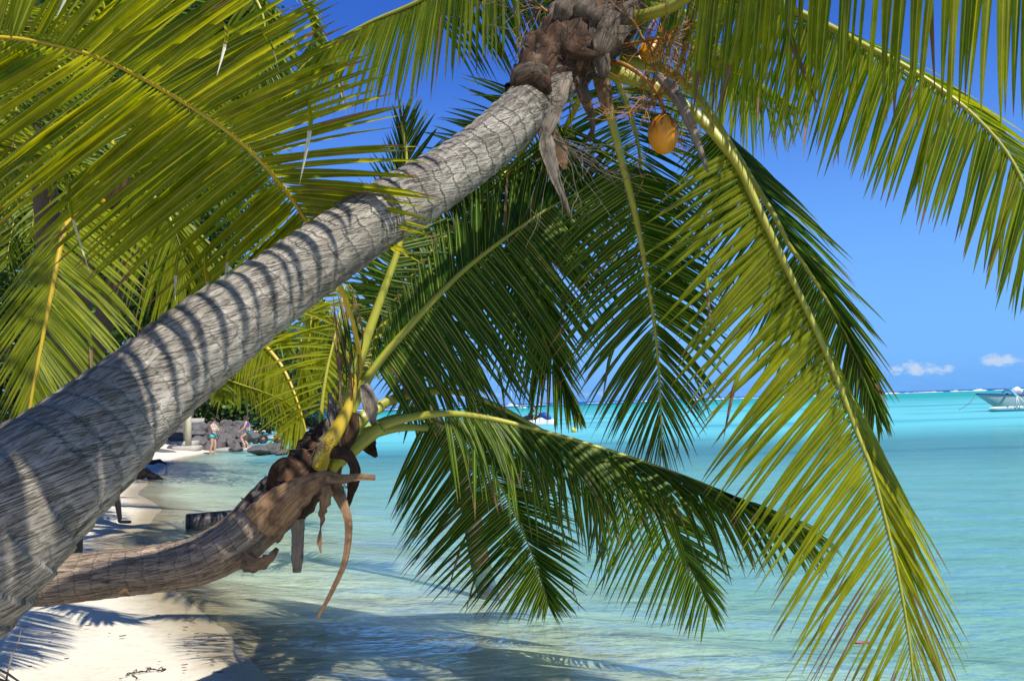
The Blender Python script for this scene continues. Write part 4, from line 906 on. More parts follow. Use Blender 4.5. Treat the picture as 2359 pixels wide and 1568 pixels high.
t = far_palm('dark green palm at the top left corner behind the near frond', (60, 60), 8.0, (-5.9, 10.5, .4), .13, [], 7)
add_auto(t, (60, 60), 8.0, [(0, 40, 1), (60, 35, 1), (100, 20, 1), (150, 10, 1), (200, 30, 1), (270, 30, 1), (320, 25, 1), (120, -25, .9), (75, -15, .9)], 3.0, 7)
for pts_, k_ in (([(-4.9, 8, 5.8), (-4.3, 6.8, 6.3), (-3.5, 5.4, 6.4), (-2.5, 4.0, 5.9), (-1.8, 3.0, 5.1), (-1.4, 2.4, 4.4)], 1), ([(-4.9, 8, 5.8), (-4.9, 6.4, 6.1), (-4.4, 4.8, 5.8), (-3.4, 3.2, 5.0), (-2.6, 2.2, 4.2)], 2), ([(-4.9, 8, 5.8), (-3.6, 7.4, 6.9), (-2.2, 6.4, 7.3), (-.9, 5.2, 7.0), (0, 4.2, 6.2)], 3)):  # unseen overhead fronds, added to keep sky light off the grey trunk
    frond(t, pts_, px=False, n=70, t0=.15, W=.06, droop=.6, LA=[(0, .6), (.5, 1.0), (1, .5)], seed=700 + k_, yel=.3)
t = far_palm('slim palm standing behind the bright frond at the left', (150, 300), 12.5, (-12.6, 14.0, .6), .12, [], 8)
add_auto(t, (150, 300), 12.5, [(20, 45, 1), (70, 30, 1), (110, 15, 1), (160, 10, 1), (210, 30, 1), (260, 30, 1), (310, 40, 1), (95, -20, .9), (180, -20, .9)], 3.2, 8, yel=.25)
# a palm standing in the shallows behind the crown of the smaller one
t = far_palm('leaning palm trunk half hidden behind the crown of the smaller palm', (935, 790), 9.5, (-.30, 9.3, -.4), .10, [], 9, mat=LEAF_DK)
for k_, pts_ in enumerate(([(900, 760, 9.5), (850, 780, 9.4), (810, 840, 9.3), (790, 910, 9.3)], [(930, 730, 9.6), (900, 690, 9.7), (850, 680, 9.8)], [(960, 760, 9.5), (1010, 760, 9.5), (1060, 810, 9.5), (1080, 870, 9.5)])):
    frond(t, [(935, 790, 9.5)] + pts_, n=50, W=.045, yel=.25, mat=LEAF_DK, droop=.4, LA=[(0, .4), (.5, .7), (1, .3)], seed=90 + k_, nseg=6)

# ---------------------------------------------------------------- broad-leaved trees and shrubs
def leafmat(name, a, b, gloss=.4):
    t = NT(name); c = t.attr()
    col = t.mix(c[0], a + (1,), b + (1,))
    p = t.pbr(col, gloss, None, .45)
    tr = t.n('ShaderNodeBsdfTranslucent', {'Color': t.mix(1.0, col, (1.5, 1.5, .6, 1), 'MULTIPLY')})
    mx = t.n('ShaderNodeMixShader'); t.set(mx, 0, .35); t.t.links.new(p, mx.inputs[1]); t.t.links.new(tr.outputs[0], mx.inputs[2])
    return t.done(mx.outputs[0])
LM1 = leafmat('broad_leaves', (.018, .055, .008), (.11, .17, .02))
LM2 = leafmat('dark_leaves', (.008, .035, .008), (.045, .10, .015))
LM3 = leafmat('needle_leaves', (.012, .030, .010), (.045, .075, .025), .6)
def clump_tree(name, label, cat, base, top, blobs, nleaf, size, mat, seed, trunk_r=.15, group=None, needle=False, hang=0.0):
    """blobs: list of (Vector centre, (rx, ry, rz))"""
    r_ = random.Random(seed); t = thing(name, label, cat, base, group); mb = MB()
    b = Vector(base)
    pts = [b + (Vector(top) - b) * (i / 10) + Vector((.08 * math.sin(i), .06 * math.cos(i * 1.7), 0)) for i in range(11)]
    mb.tube(pts, [trunk_r * (1.25 - .85 * i / 10) for i in range(11)], 10)
    for c, rr in blobs:
        j = r_.randint(2, 8); s = pts[j]; e = Vector(c)
        mid = s.lerp(e, .5) + Vector((r_.uniform(-.3, .3), r_.uniform(-.3, .3), r_.uniform(0, .4))) * min(rr)
        sp = spline([tuple(s), tuple(mid), tuple(e)], 10); mb.tube([Vector(q) for q in sp], [trunk_r * .45 * (1 - .08 * i) for i in range(11)], 6)
        for q in range(5):
            e2 = e + Vector((r_.gauss(0, .5) * rr[0], r_.gauss(0, .5) * rr[1], r_.gauss(0, .5) * rr[2])); mb.tube([e.lerp(s, .2), e.lerp(e2, .6), e2], [trunk_r * .14, trunk_r * .09, trunk_r * .04], 5)
    mb.build('trunk', BARK_BG, t)
    lf = MB(); tot = sum(rr[0] * rr[1] + rr[1] * rr[2] for _, rr in blobs)
    for c, rr in blobs:
        n = int(nleaf * (rr[0] * rr[1] + rr[1] * rr[2]) / tot)
        # leaves sit in tufts
        k = max(6, n // 28)
        for _ in range(k):
            while True:
                q = Vector((r_.gauss(0, 1), r_.gauss(0, 1), r_.gauss(0, 1)))
                if q.length > .1: break
            q = q.normalized() * (r_.uniform(.25, 1) ** .45) * (1 + .25 * noise.noise(q * 2 + Vector(c)))
            tc_ = Vector(c) + Vector((q.x * rr[0], q.y * rr[1], q.z * rr[2])); ts = size * r_.uniform(2.2, 4.2); shade = r_.random()
            for _ in range(28):
                o = tc_ + Vector((r_.gauss(0, .5), r_.gauss(0, .5), r_.gauss(0, .4))) * ts
                d = (Vector((r_.gauss(0, 1), r_.gauss(0, 1), r_.gauss(0, .6) - hang))).normalized()
                sz = size * r_.uniform(.6, 1.25)
                w = d.cross(Vector((r_.gauss(0, 1), r_.gauss(0, 1), r_.gauss(0, 1)))).normalized(); nn = d.cross(w)
                cc = (min(1, max(0, shade * .6 + r_.uniform(0, .45))), 0, 0, 1)
                if needle:
                    ww = w * sz * .03; a = lf.add(o - ww, (0, 0), cc); b_ = lf.add(o + ww, (1, 0), cc); e = lf.add(o + d * sz * 1.6, (1, 1), cc); lf.f.append((a, b_, e))
                else:
                    a = lf.add(o, (0, 0), cc); b_ = lf.add(o + d * sz * .5 + w * sz * .3 - nn * sz * .06, (1, 0), cc); e = lf.add(o + d * sz - nn * sz * .12, (1, 1), cc); f = lf.add(o + d * sz * .5 - w * sz * .3 - nn * sz * .06, (0, 1), cc)
                    lf.f.append((a, b_, e, f))
    lf.build('crown', mat, t, smooth=False)
    return t
def G(x, y, dz=0.0): return (x, y, hz_at(x, y) + dz)
V = Vector
r2 = random.Random(21)
def blobcloud(cu, cv, du, dv, d, dd, n, r, seed):
    q = random.Random(seed); out = []
    for _ in range(n):
        out.append((P(cu + q.uniform(-du, du), cv + q.uniform(-dv, dv), d + q.uniform(-dd, dd)), tuple(r * q.uniform(.75, 1.25) for _ in range(3))))
    return out
clump_tree('broadleaf_tree', 'dense green broad-leaved tree filling the left edge behind the palm fronds', 'tree', G(-10.5, 15.5), (-10.5, 15.5, 5.5), blobcloud(60, 430, 190, 400, 15, 1.5, 24, 1.15, 1), 26000, .15, LM1, 1, .25)
clump_tree('broadleaf_tree', 'shadowy broad-leaved tree between the fronds above the grey trunk', 'tree', G(-14.2, 25), (-14.2, 25, 7.5), blobcloud(390, 560, 190, 240, 24, 1.5, 24, 1.7, 2), 24000, .20, LM1, 2, .2)
clump_tree('broadleaf_tree', 'dark tree high at the top left corner with sky showing through', 'tree', G(-10.8, 20), (-10.6, 20, 9), blobcloud(260, 90, 260, 120, 19, 1.5, 12, 1.3, 3), 15000, .17, LM2, 3, .22)
clump_tree('shrub', 'low shrub with round leaves behind the hanging lit frond', 'shrub', G(-9.2, 13.6), (-9.2, 13.6, 1.6), blobcloud(60, 840, 150, 130, 12.6, .5, 15, .65, 4), 14000, .11, LM1, 4, .08)
# headland across the cove
def hp(u, v, z=0): q = GP(u, v, z); return q
clump_tree('shrub', 'large dark green shrub mass on the headland behind the bathing women', 'shrub', G(-21.5, 62), (-21.5, 62, 3), blobcloud(560, 905, 62, 38, 62, 3, 16, 1.5, 5), 11000, .34, LM2, 5, .2)
clump_tree('shrub', 'lighter green bush above the rocks, left of the dark shrub', 'shrub', G(-24.5, 60), (-24.5, 60, 3), blobcloud(520, 885, 26, 30, 60, 2, 7, 1.3, 6), 5000, .34, LM1, 6, .2)
clump_tree('casuarina_tree', 'tall feathery ironwood tree at the far end of the headland', 'tree', G(-24.5, 84), (-23.5, 84, 9), blobcloud(700, 860, 42, 75, 82, 2, 18, 2.0, 7), 16000, .85, LM3, 7, .3, needle=True, hang=.6)
clump_tree('casuarina_tree', 'broad dark ironwood tree behind the shrubs on the headland', 'tree', G(-30, 88), (-29, 88, 9), blobcloud(600, 840, 60, 70, 86, 3, 18, 2.4, 8), 14000, .85, LM3, 8, .3, needle=True, hang=.6)
clump_tree('broadleaf_tree', 'distant tree low behind the cream post', 'tree', G(-30, 66), (-30, 66, 5), blobcloud(440, 870, 60, 70, 66, 3, 14, 2.2, 9), 8000, .45, LM2, 9, .3)
# small spiky pandanus on the headland
t = thing('pandanus', 'small spiky screw pine standing in front of the dark shrub', 'plant', G(-20.2, 66)); mb = MB()
b = V(G(-20.2, 66)); mb.tube([b, b + V((.1, 0, .6)), b + V((0, 0, 1.1))], [.12, .1, .09], 8); mb.build('trunk', BARK_BG, t)
mb = MB()
for k in range(90):
    a = r2.uniform(0, 6.28); e = r2.uniform(-.1, 1.3); D = V((math.cos(a) * math.cos(e), math.sin(a) * math.cos(e), math.sin(e)))
    leaflet(mb, b + V((0, 0, 1.1)), D, V((0, 0, 1)), r2.uniform(.9, 1.4), .09, 1.3, r2.random(), .1, 0, nseg=5)
mb.build('leaves', LEAF_DK, t)
# dry grass and leaf litter on the headland
mb = MB()
for k in range(2600):
    u_ = r2.uniform(470, 560) if r2.random() < .4 else r2.uniform(560, 770); y_ = r2.uniform(50, 58) if u_ < 560 else r2.uniform(60, 84); x_ = (u_ - 1180) / FPX * y_
    if float(signed(np.array([x_]), np.array([y_]))[0]) < 2.2: continue
    z_ = hz_at(x_, y_); a = r2.uniform(0, 6.28); h_ = r2.uniform(.10, .38); w_ = .035
    c = (r2.random(), 0, 0, 1); i0 = mb.add((x_ - w_, y_, z_), (0, 0), c); i1 = mb.add((x_ + w_, y_, z_), (0, 0), c); i2 = mb.add((x_ + math.cos(a) * h_ * .8, y_ + math.sin(a) * .1, z_ + h_), (0, 0), c); mb.f.append((i0, i1, i2))
tag(mb.build('dry_grass', leafmat('dry_grass', (.22, .16, .07), (.42, .36, .14), .8), None, smooth=False), 'dry yellow grass and leaf litter on top of the rock wall', 'grass', kind='stuff')

# ---------------------------------------------------------------- boulders
def rock_material():
    t = NT('basalt'); p = t.obj(); n1 = t.noise(p, 2.2, 6, .65); n2 = t.noise(p, 14, 5, .7)
    gi = t.n('ShaderNodeObjectInfo').outputs['Random']
    col = t.mix(n1, (.035, .033, .032, 1), (.125, .117, .110, 1)); col = t.mix(t.rng(n2, .5, .72, 0, .6), col, (.19, .175, .16, 1))
    col = t.mix(t.math('MULTIPLY', gi, .35), col, (.085, .065, .055, 1))
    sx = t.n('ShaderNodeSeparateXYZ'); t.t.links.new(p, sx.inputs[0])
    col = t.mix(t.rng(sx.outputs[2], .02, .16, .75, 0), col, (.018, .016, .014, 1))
    return t.done(t.pbr(col, .75, t.bump(t.math('ADD', n1, t.math('MULTIPLY', n2, .4)), .8, .08), .35))
ROCK = rock_material()
def rock_mesh(seed):
    bm = bmesh.new(); bmesh.ops.create_icosphere(bm, subdivisions=4, radius=.5); q = random.Random(seed)
    planes = [(Vector((q.gauss(0, 1), q.gauss(0, 1), q.gauss(0, 1))).normalized(), q.uniform(.26, .42)) for _ in range(11)]
    for v in bm.verts:
        c = v.co.copy()
        for n_, d_ in planes:
            e = c.dot(n_) - d_
            if e > 0: c -= n_ * e * .88
        c *= 1 + .14 * noise.noise(c * 3 + Vector((seed * 3, 0, 0))) + .05 * noise.noise(c * 11)
        v.co = c
    me = bpy.data.meshes.new('boulder'); bm.to_mesh(me); bm.free()
    me.polygons.foreach_set('use_smooth', [True] * len(me.polygons)); me.materials.append(ROCK); return me
RM = [rock_mesh(s) for s in range(7)]
def rock(x, y, z, s, label, group, seed):
    q = random.Random(seed); o = bpy.data.objects.new('boulder', RM[seed % 7]); COL.objects.link(o)
    o.location = (x, y, z); o.scale = (s[0], s[1], s[2]); o.rotation_euler = (q.uniform(-.25, .25), q.uniform(-.25, .25), q.uniform(0, 6.28))
    return tag(o, label, 'boulder', group)
def rock_px(u, v, w, h, label, group, seed, flat=1.0):
    """a boulder whose foot is seen at (u, v), w x h pixels"""
    g = GP(u, v, 0); d = g.y; sw = w / FPX * d; sh = h / FPX * d
    return rock(g.x, g.y + sw * .3, sh * .42, (sw * 1.1, sw * 1.0 * flat, sh * 1.15), label, group, seed)
k = 100
WALL = 'boulders of the rock wall'
for row, (v0, u0, u1, wpx, n) in enumerate(((1042, 395, 505, 24, 6), (1032, 390, 560, 25, 9), (1020, 385, 580, 26, 11), (1008, 395, 575, 24, 11), (995, 400, 570, 24, 11), (985, 405, 562, 22, 11))):
    for i in range(n):
        u_ = u0 + (u1 - u0) * (i + r2.uniform(.1, .9)) / n; w_ = wpx * r2.uniform(.75, 1.35); k += 1
        y_ = 39.5 + row * 2.0 + r2.uniform(-.4, .4); x_ = (u_ - 1180) / FPX * y_; z_ = .05 + row * .21 + r2.uniform(-.05, .1)
        s_ = w_ / FPX * y_
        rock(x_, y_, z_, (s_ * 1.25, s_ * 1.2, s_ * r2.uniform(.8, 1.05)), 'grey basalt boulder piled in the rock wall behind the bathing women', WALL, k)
FARW = 'boulders along the far edge of the headland'
for i in range(34):
    s = i / 33; k += 1; row = i % 2
    if s < .35: q = s / .35; x_, y_ = -18.3 + (-25.0 + 18.3) * q, 50 + 17 * q
    else: q = (s - .35) / .65; x_, y_ = -26.0 + (-20.3 + 26.0) * q, 72 + 14 * q
    s_ = r2.uniform(.8, 1.5)
    rock(x_ + r2.uniform(-.4, .4) - row * .4, y_ + row * 1.2, .12 + row * .45, (s_ * 1.3, s_, s_ * .75), 'grey boulder edging the headland beyond the floating trolley', FARW, k)
    k += 1
    rock(x_ + r2.uniform(-.8, .8), y_ + 1.0, .62 , (s_ * 1.1, s_, s_ * .6), 'grey boulder edging the headland beyond the floating trolley', FARW, k)
# rocks of the foreground spit, each with its own look
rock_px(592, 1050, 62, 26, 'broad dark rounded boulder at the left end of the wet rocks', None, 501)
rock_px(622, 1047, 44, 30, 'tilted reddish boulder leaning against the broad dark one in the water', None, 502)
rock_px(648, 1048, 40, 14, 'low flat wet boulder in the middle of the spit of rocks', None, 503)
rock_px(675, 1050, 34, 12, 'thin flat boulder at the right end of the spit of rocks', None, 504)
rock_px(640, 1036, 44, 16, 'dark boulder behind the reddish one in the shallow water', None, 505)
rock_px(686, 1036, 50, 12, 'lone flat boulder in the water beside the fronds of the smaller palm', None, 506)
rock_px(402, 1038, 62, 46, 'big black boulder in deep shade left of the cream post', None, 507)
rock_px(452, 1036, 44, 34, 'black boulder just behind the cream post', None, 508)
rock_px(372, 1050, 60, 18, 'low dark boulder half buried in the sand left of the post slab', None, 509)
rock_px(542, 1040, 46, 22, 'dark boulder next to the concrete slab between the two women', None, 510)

# ---------------------------------------------------------------- jetty on posts, slabs, wall
CONC = simple('weathered_concrete', (.46, .43, .36), .9, .25, 6, .4, .01); CREAM = simple('cream_paint', (.62, .56, .38), .6, .12, 4, .2, .004); WOODG = simple('grey_boards', (.20, .17, .14), .8, .3, 5, .4, .01)
def bevel_box(mb, c, s, b=.02):
    c = V(c); x, y, z = (q / 2 for q in s)
    i0 = len(mb.v); prof = [(-x + b, -y), (x - b, -y), (x, -y + b), (x, y - b), (x - b, y), (-x + b, y), (-x, y - b), (-x, -y + b)]
    for zz, k_ in ((-z, 1 - b / max(x, y)), (-z + b, 1), (z - b, 1), (z, 1 - b / max(x, y))):
        for p in prof: mb.add(c + V((p[0] * k_, p[1] * k_, zz)))
    for j in range(3):
        for i in range(8): mb.f.append((i0 + j * 8 + i, i0 + j * 8 + (i + 1) % 8, i0 + j * 8 + 8 + (i + 1) % 8, i0 + j * 8 + 8 + i))
    mb.f.append(tuple(i0 + i for i in range(7, -1, -1))); mb.f.append(tuple(i0 + 24 + i for i in range(8)))
g = GP(434, 1040, .05); jx, jy = g.x, g.y
jet = thing('pavilion', 'raised timber deck on cream round posts, mostly hidden by the grey trunk', 'pavilion', (jx - 1.5, jy, .1))
for dx, dy in ((0, 0), (-1.0, 2.2), (-3.4, .4), (-3.2, 2.8)):
    mb = MB(); zb = hz_at(jx + dx, jy + dy); mb.tube([V((jx + dx, jy + dy, zb + .18)), V((jx + dx, jy + dy, zb + 1.6)), V((jx + dx, jy + dy, 3.0))], [.15, .14, .14], 20); p_ = mb.build('post', CREAM, jet)
    mb = MB(); bevel_box(mb, (jx + dx - .05, jy + dy, zb + .08), (1.15, .8, .24), .03); mb.build('footing', CONC, p_)
mb = MB()
for i in range(14): bevel_box(mb, (jx - 1.75, jy + .0 + i * .22, 3.06), (4.1, .20, .06), .008)
mb.build('deck', WOODG, jet)
mb = MB()
for i in range(3): bevel_box(mb, (jx - 1.75, jy + .1 + i * 1.3, 2.95), (4.0, .12, .16), .01)
mb.build('joist', WOODG, jet)
def slab(u, v, w, h, dpt, label, z=0.0):
    g = GP(u, v, z); d = g.y; mb = MB(); s = (w / FPX * d, dpt, h / FPX * d); bevel_box(mb, (0, 0, 0), s, .03)
    o = mb.build('concrete_slab', CONC); o.location = (g.x, g.y + dpt / 2, z + s[2] / 2 - .03); o.rotation_euler.z = .06; return tag(o, label, 'slab')
slab(530, 1040, 76, 9, 1.6, 'low concrete slab at the waterline between the two women')
slab(546, 1026, 42, 20, .8, 'upright concrete block by the right woman in front of the rocks')
g = GP(536, 972, 1.0)
mb = MB(); bevel_box(mb, (-24.9, 56.0, 1.40), (6.4, .25, .3), .02); o = mb.build('garden_wall', CONC); tag(o, 'pale low garden wall above the rocks, cut off by the grey trunk', 'wall')

# ---------------------------------------------------------------- drum, driftwood, sand litter
def drum():
    t = NT('rusty_drum'); p = t.n('ShaderNodeTexCoord').outputs['Object']; n1 = t.noise(p, 5, 5, .65); n2 = t.noise(p, 22, 4, .6)
    col = t.mix(n1, (.018, .022, .038, 1), (.035, .030, .028, 1)); col = t.mix(t.rng(n2, .52, .62, 0, .8), col, (.17, .075, .025, 1))
    mat = t.done(t.pbr(col, .55, t.bump(n2, .6, .01), .4)); g = GP(500, 1212, 0)
    L_ = 128 / FPX * g.y * 1.2; r_ = .5 * 40 / FPX * g.y
    root = thing('drum', 'rusty blue drum lying half sunk at the waterline behind the smaller trunk', 'drum', (g.x, g.y + .30, .07)); root.rotation_euler.z = .5
    mb = MB(); N = 30; pts = [V((-L_ / 2 + L_ * i / N, 0, 0)) for i in range(N + 1)]
    mb.tube(pts, [r_ * (1 + (.03 if i in (0, 1, 10, 20, 29, 30) else 0)) for i in range(N + 1)], 36)
    o = mb.build('shell', mat, root); o.matrix_parent_inverse = Matrix.Identity(4)
    mb = MB(); mb.tube([V((-L_ / 2 - .004, 0, 0)), V((-L_ / 2 - .03, 0, 0))], [r_ * 1.02, r_ * .98], 36); o = mb.build('rim', mat, root); o.matrix_parent_inverse = Matrix.Identity(4)
    al = MB()
    for k in range(420):
        a = rnd.uniform(-1.9, -.9); x_ = rnd.uniform(-.02, L_ / 2); p0 = V((x_, math.sin(a) * r_ * 1.01, math.cos(a) * r_ * .0 + (-.0) + abs(math.cos(a)) * r_ * .35 - .05)); d = V((rnd.gauss(0, 1), -1, rnd.gauss(0, .6))).normalized() * .035; w = V((.012, 0, .006))
        a0 = al.add(p0 - w, (0, 0), (rnd.random(), 0, 0, 1)); a1 = al.add(p0 + w, (0, 0), (rnd.random(), 0, 0, 1)); a2 = al.add(p0 + d, (0, 0), (rnd.random(), 0, 0, 1)); al.f.append((a0, a1, a2))
    o = al.build('algae', leafmat('algae', (.03, .12, .01), (.16, .34, .01)), root, smooth=False); o.matrix_parent_inverse = Matrix.Identity(4)
drum()
DRIFT = simple('dark_driftwood', (.055, .035, .028), .85, .4, 12, .7, .02)
g = GP(345, 1100, .06)
def drift(pts, rads, label, name='driftwood', mat=DRIFT, seed=1):
    mb = MB(); sp = spline(pts, 24); rr = [key([(i / (len(rads) - 1), r) for i, r in enumerate(rads)], j / 24) for j in range(25)]
    mb.tube([V(q[:3]) for q in sp], rr, 14, ring=lambda i, a: 1 + .35 * noise.noise(V((math.cos(a) * 1.4, math.sin(a) * 1.4, i * .3 + seed)))); return tag(mb.build(name, mat), label, 'driftwood')
drift([(g.x - .42, g.y, .10), (g.x - .18, g.y, .19), (g.x + .05, g.y - .05, .13), (g.x + .42, g.y - .1, .02)], [.10, .15, .12, .03], 'dark rotten stump lying on the white sand near the waterline')
g = GP(357, 1066, .1); drift([(g.x - .7, g.y, .14), (g.x - .2, g.y, .12), (g.x + .15, g.y, .16), (g.x + .45, g.y, .04)], [.12, .10, .07, .02], 'reddish brown root sticking out from behind the grey trunk', seed=4)
def strand(pts, r, label, name, mat, cat, loops=False):
    mb = MB(); sp = spline([(u, v) for u, v in pts], 60); w = []
    for i, (u, v) in enumerate(sp):
        q = GP(u, v, .2); z = hz_at(q.x, q.y); q = GP(u, v, z + r * .7); w.append(q + V((rnd.gauss(0, .002), rnd.gauss(0, .003), rnd.uniform(0, .006))))
    mb.tube(w, r, 5)
    if loops:
        for k in range(7):
            i = 3 + k * 8; a = w[i]; b_ = w[min(i + 6, 60)]; m_ = a.lerp(b_, .5) + V((0, .035 if k % 2 else -.03, .012)); mb.tube([a, m_.lerp(a, .5) + V((0, .004, .004)), m_, m_.lerp(b_, .5) + V((0, .004, .003)), b_], r * .8, 5)
    return tag(mb.build(name, mat), label, cat)
strand([(290, 1556), (305, 1550), (330, 1547), (350, 1542), (372, 1544), (383, 1540)], .004, 'dry knotted seaweed strand lying on the sand at the bottom of the picture', 'seaweed_strand', DRIFT, 'seaweed', True)
strand([(305, 1555), (315, 1562), (312, 1568), (322, 1566)], .0035, 'short curled end of seaweed below the knotted strand', 'seaweed_strand', DRIFT, 'seaweed')
TW = simple('dry_twig', (.24, .19, .14), .85, .35, 25)
tb = GP(20, 1575, .35); mb = MB(); q = [P(14, 1568, tb.y), P(22, 1530, tb.y), P(32, 1500, tb.y + .03), P(42, 1480, tb.y), P(48, 1452, tb.y + .05)]
mb.tube([V(s) for s in spline([tuple(a) for a in q], 24)], [.006 * (1 - .03 * i) for i in range(25)], 7); tag(mb.build('twig', TW), 'upright thin dry twig at the bottom left corner', 'twig')
tw_root = None
for k, (a, b_) in enumerate((((-25, 1530), (60, 1580)), ((-20, 1556), (45, 1590)), ((-20, 1543), (30, 1575)))):
    qa = P(a[0], a[1], tb.y - .1 + .05 * k); qb = P(b_[0], b_[1], tb.y + .02 * k); mb = MB(); mb.tube([qa, qa.lerp(qb, .5) + V((0, 0, .01)), qb], [.008, .007, .004], 7)
    tag(mb.build('twig', TW), ('thickest', 'lowest', 'middle')[k] + ' of the dry sticks lying in the bottom left corner', 'twig')
def dead_leaf(u, v, s, label, z=None, mat=None):
    q = GP(u, v, .2); z_ = hz_at(q.x, q.y) if z is None else z; q = GP(u, v, z_ + .012); mb = MB(); a = rnd.uniform(-.5, .5); rows = []
    for i in range(9):
        t_ = i / 8; w = s * .24 * math.sin(math.pi * min(1, t_ * .97 + .03)) ** .7; x_ = (t_ - .5) * s; row = []
        for k_ in (-1, 0, 1): row.append(mb.add(q + V((x_ * math.cos(a) - k_ * w * math.sin(a), x_ * math.sin(a) + k_ * w * math.cos(a), .012 * abs(k_) * (s / .1) + .01 * (t_ - .5) ** 2)), (k_, t_)))
        rows.append(row)
    for r0_, r1_ in zip(rows, rows[1:]):
        for k_ in range(2): mb.f.append((r0_[k_], r0_[k_ + 1], r1_[k_ + 1], r1_[k_]))
    return tag(mb.build('dead_leaf', mat or LEAFB), label, 'leaf')
LEAFB = simple('brown_dead_leaf', (.20, .10, .05), .6, .3, 30)
dead_leaf(1990, 1483, .13, 'reddish brown leaf floating on the clear water by the long frond', 0.0, simple('red_leaf', (.34, .14, .10), .5, .3, 30))
for k, (u_, v_, l_) in enumerate(((500, 1395, 'crumb of leaf beside the smaller trunk'), (325, 1440, 'small brown leaf on the sand below the smaller trunk'), (503, 1538, 'lone dark scrap of leaf on bright sand at the bottom'), (732 * .4, 1460, 'curled dry leaf left of the middle of the bright sand'))):
    pass
LIT = 'brown leaf scraps scattered on the bright sand'
for k in range(34):
    u_ = rnd.uniform(10, 540); v_ = rnd.uniform(1405, 1564)
    dead_leaf(u_, v_, rnd.uniform(.018, .055), 'tiny brown leaf scrap on the bright sand below the smaller palm trunk', None)['group'] = LIT
# submerged coral stones near the shore
for k, (u_, v_) in enumerate(()): pass

# ---------------------------------------------------------------- people
def pm(name, col, rough=.6): return simple(name, col, rough, .1, 12, .1, .002)
SKIN = pm('skin', (.60, .34, .23), .5); SKIN_B = pm('skin_tanned', (.42, .22, .14), .5)
def skinned(name, verts, edges, mat, parent, root=0, sub=2):
    me = bpy.data.meshes.new(name); me.from_pydata([v[0] for v in verts], edges, []); o = bpy.data.objects.new(name, me); COL.objects.link(o)
    o.modifiers.new('skin', 'SKIN')
    if not me.skin_vertices: bpy.context.view_layer.update()
    if not me.skin_vertices:
        bpy.context.view_layer.objects.active = o
        bpy.ops.mesh.customdata_skin_add()
    for i, v in enumerate(verts):
        r = v[1]; me.skin_vertices[0].data[i].radius = (r, r) if isinstance(r, (int, float)) else r; me.skin_vertices[0].data[i].use_root = (i == root)
    o.modifiers['skin'].use_smooth_shade = True
    if sub: s = o.modifiers.new('sub', 'SUBSURF'); s.levels = sub; s.render_levels = sub
    dg = bpy.context.evaluated_depsgraph_get(); m2 = bpy.data.meshes.new_from_object(o.evaluated_get(dg)); o.modifiers.clear(); o.data = m2
    m2.polygons.foreach_set('use_smooth', [True] * len(m2.polygons)); m2.materials.clear(); m2.materials.append(mat)
    o.parent = parent
    return o
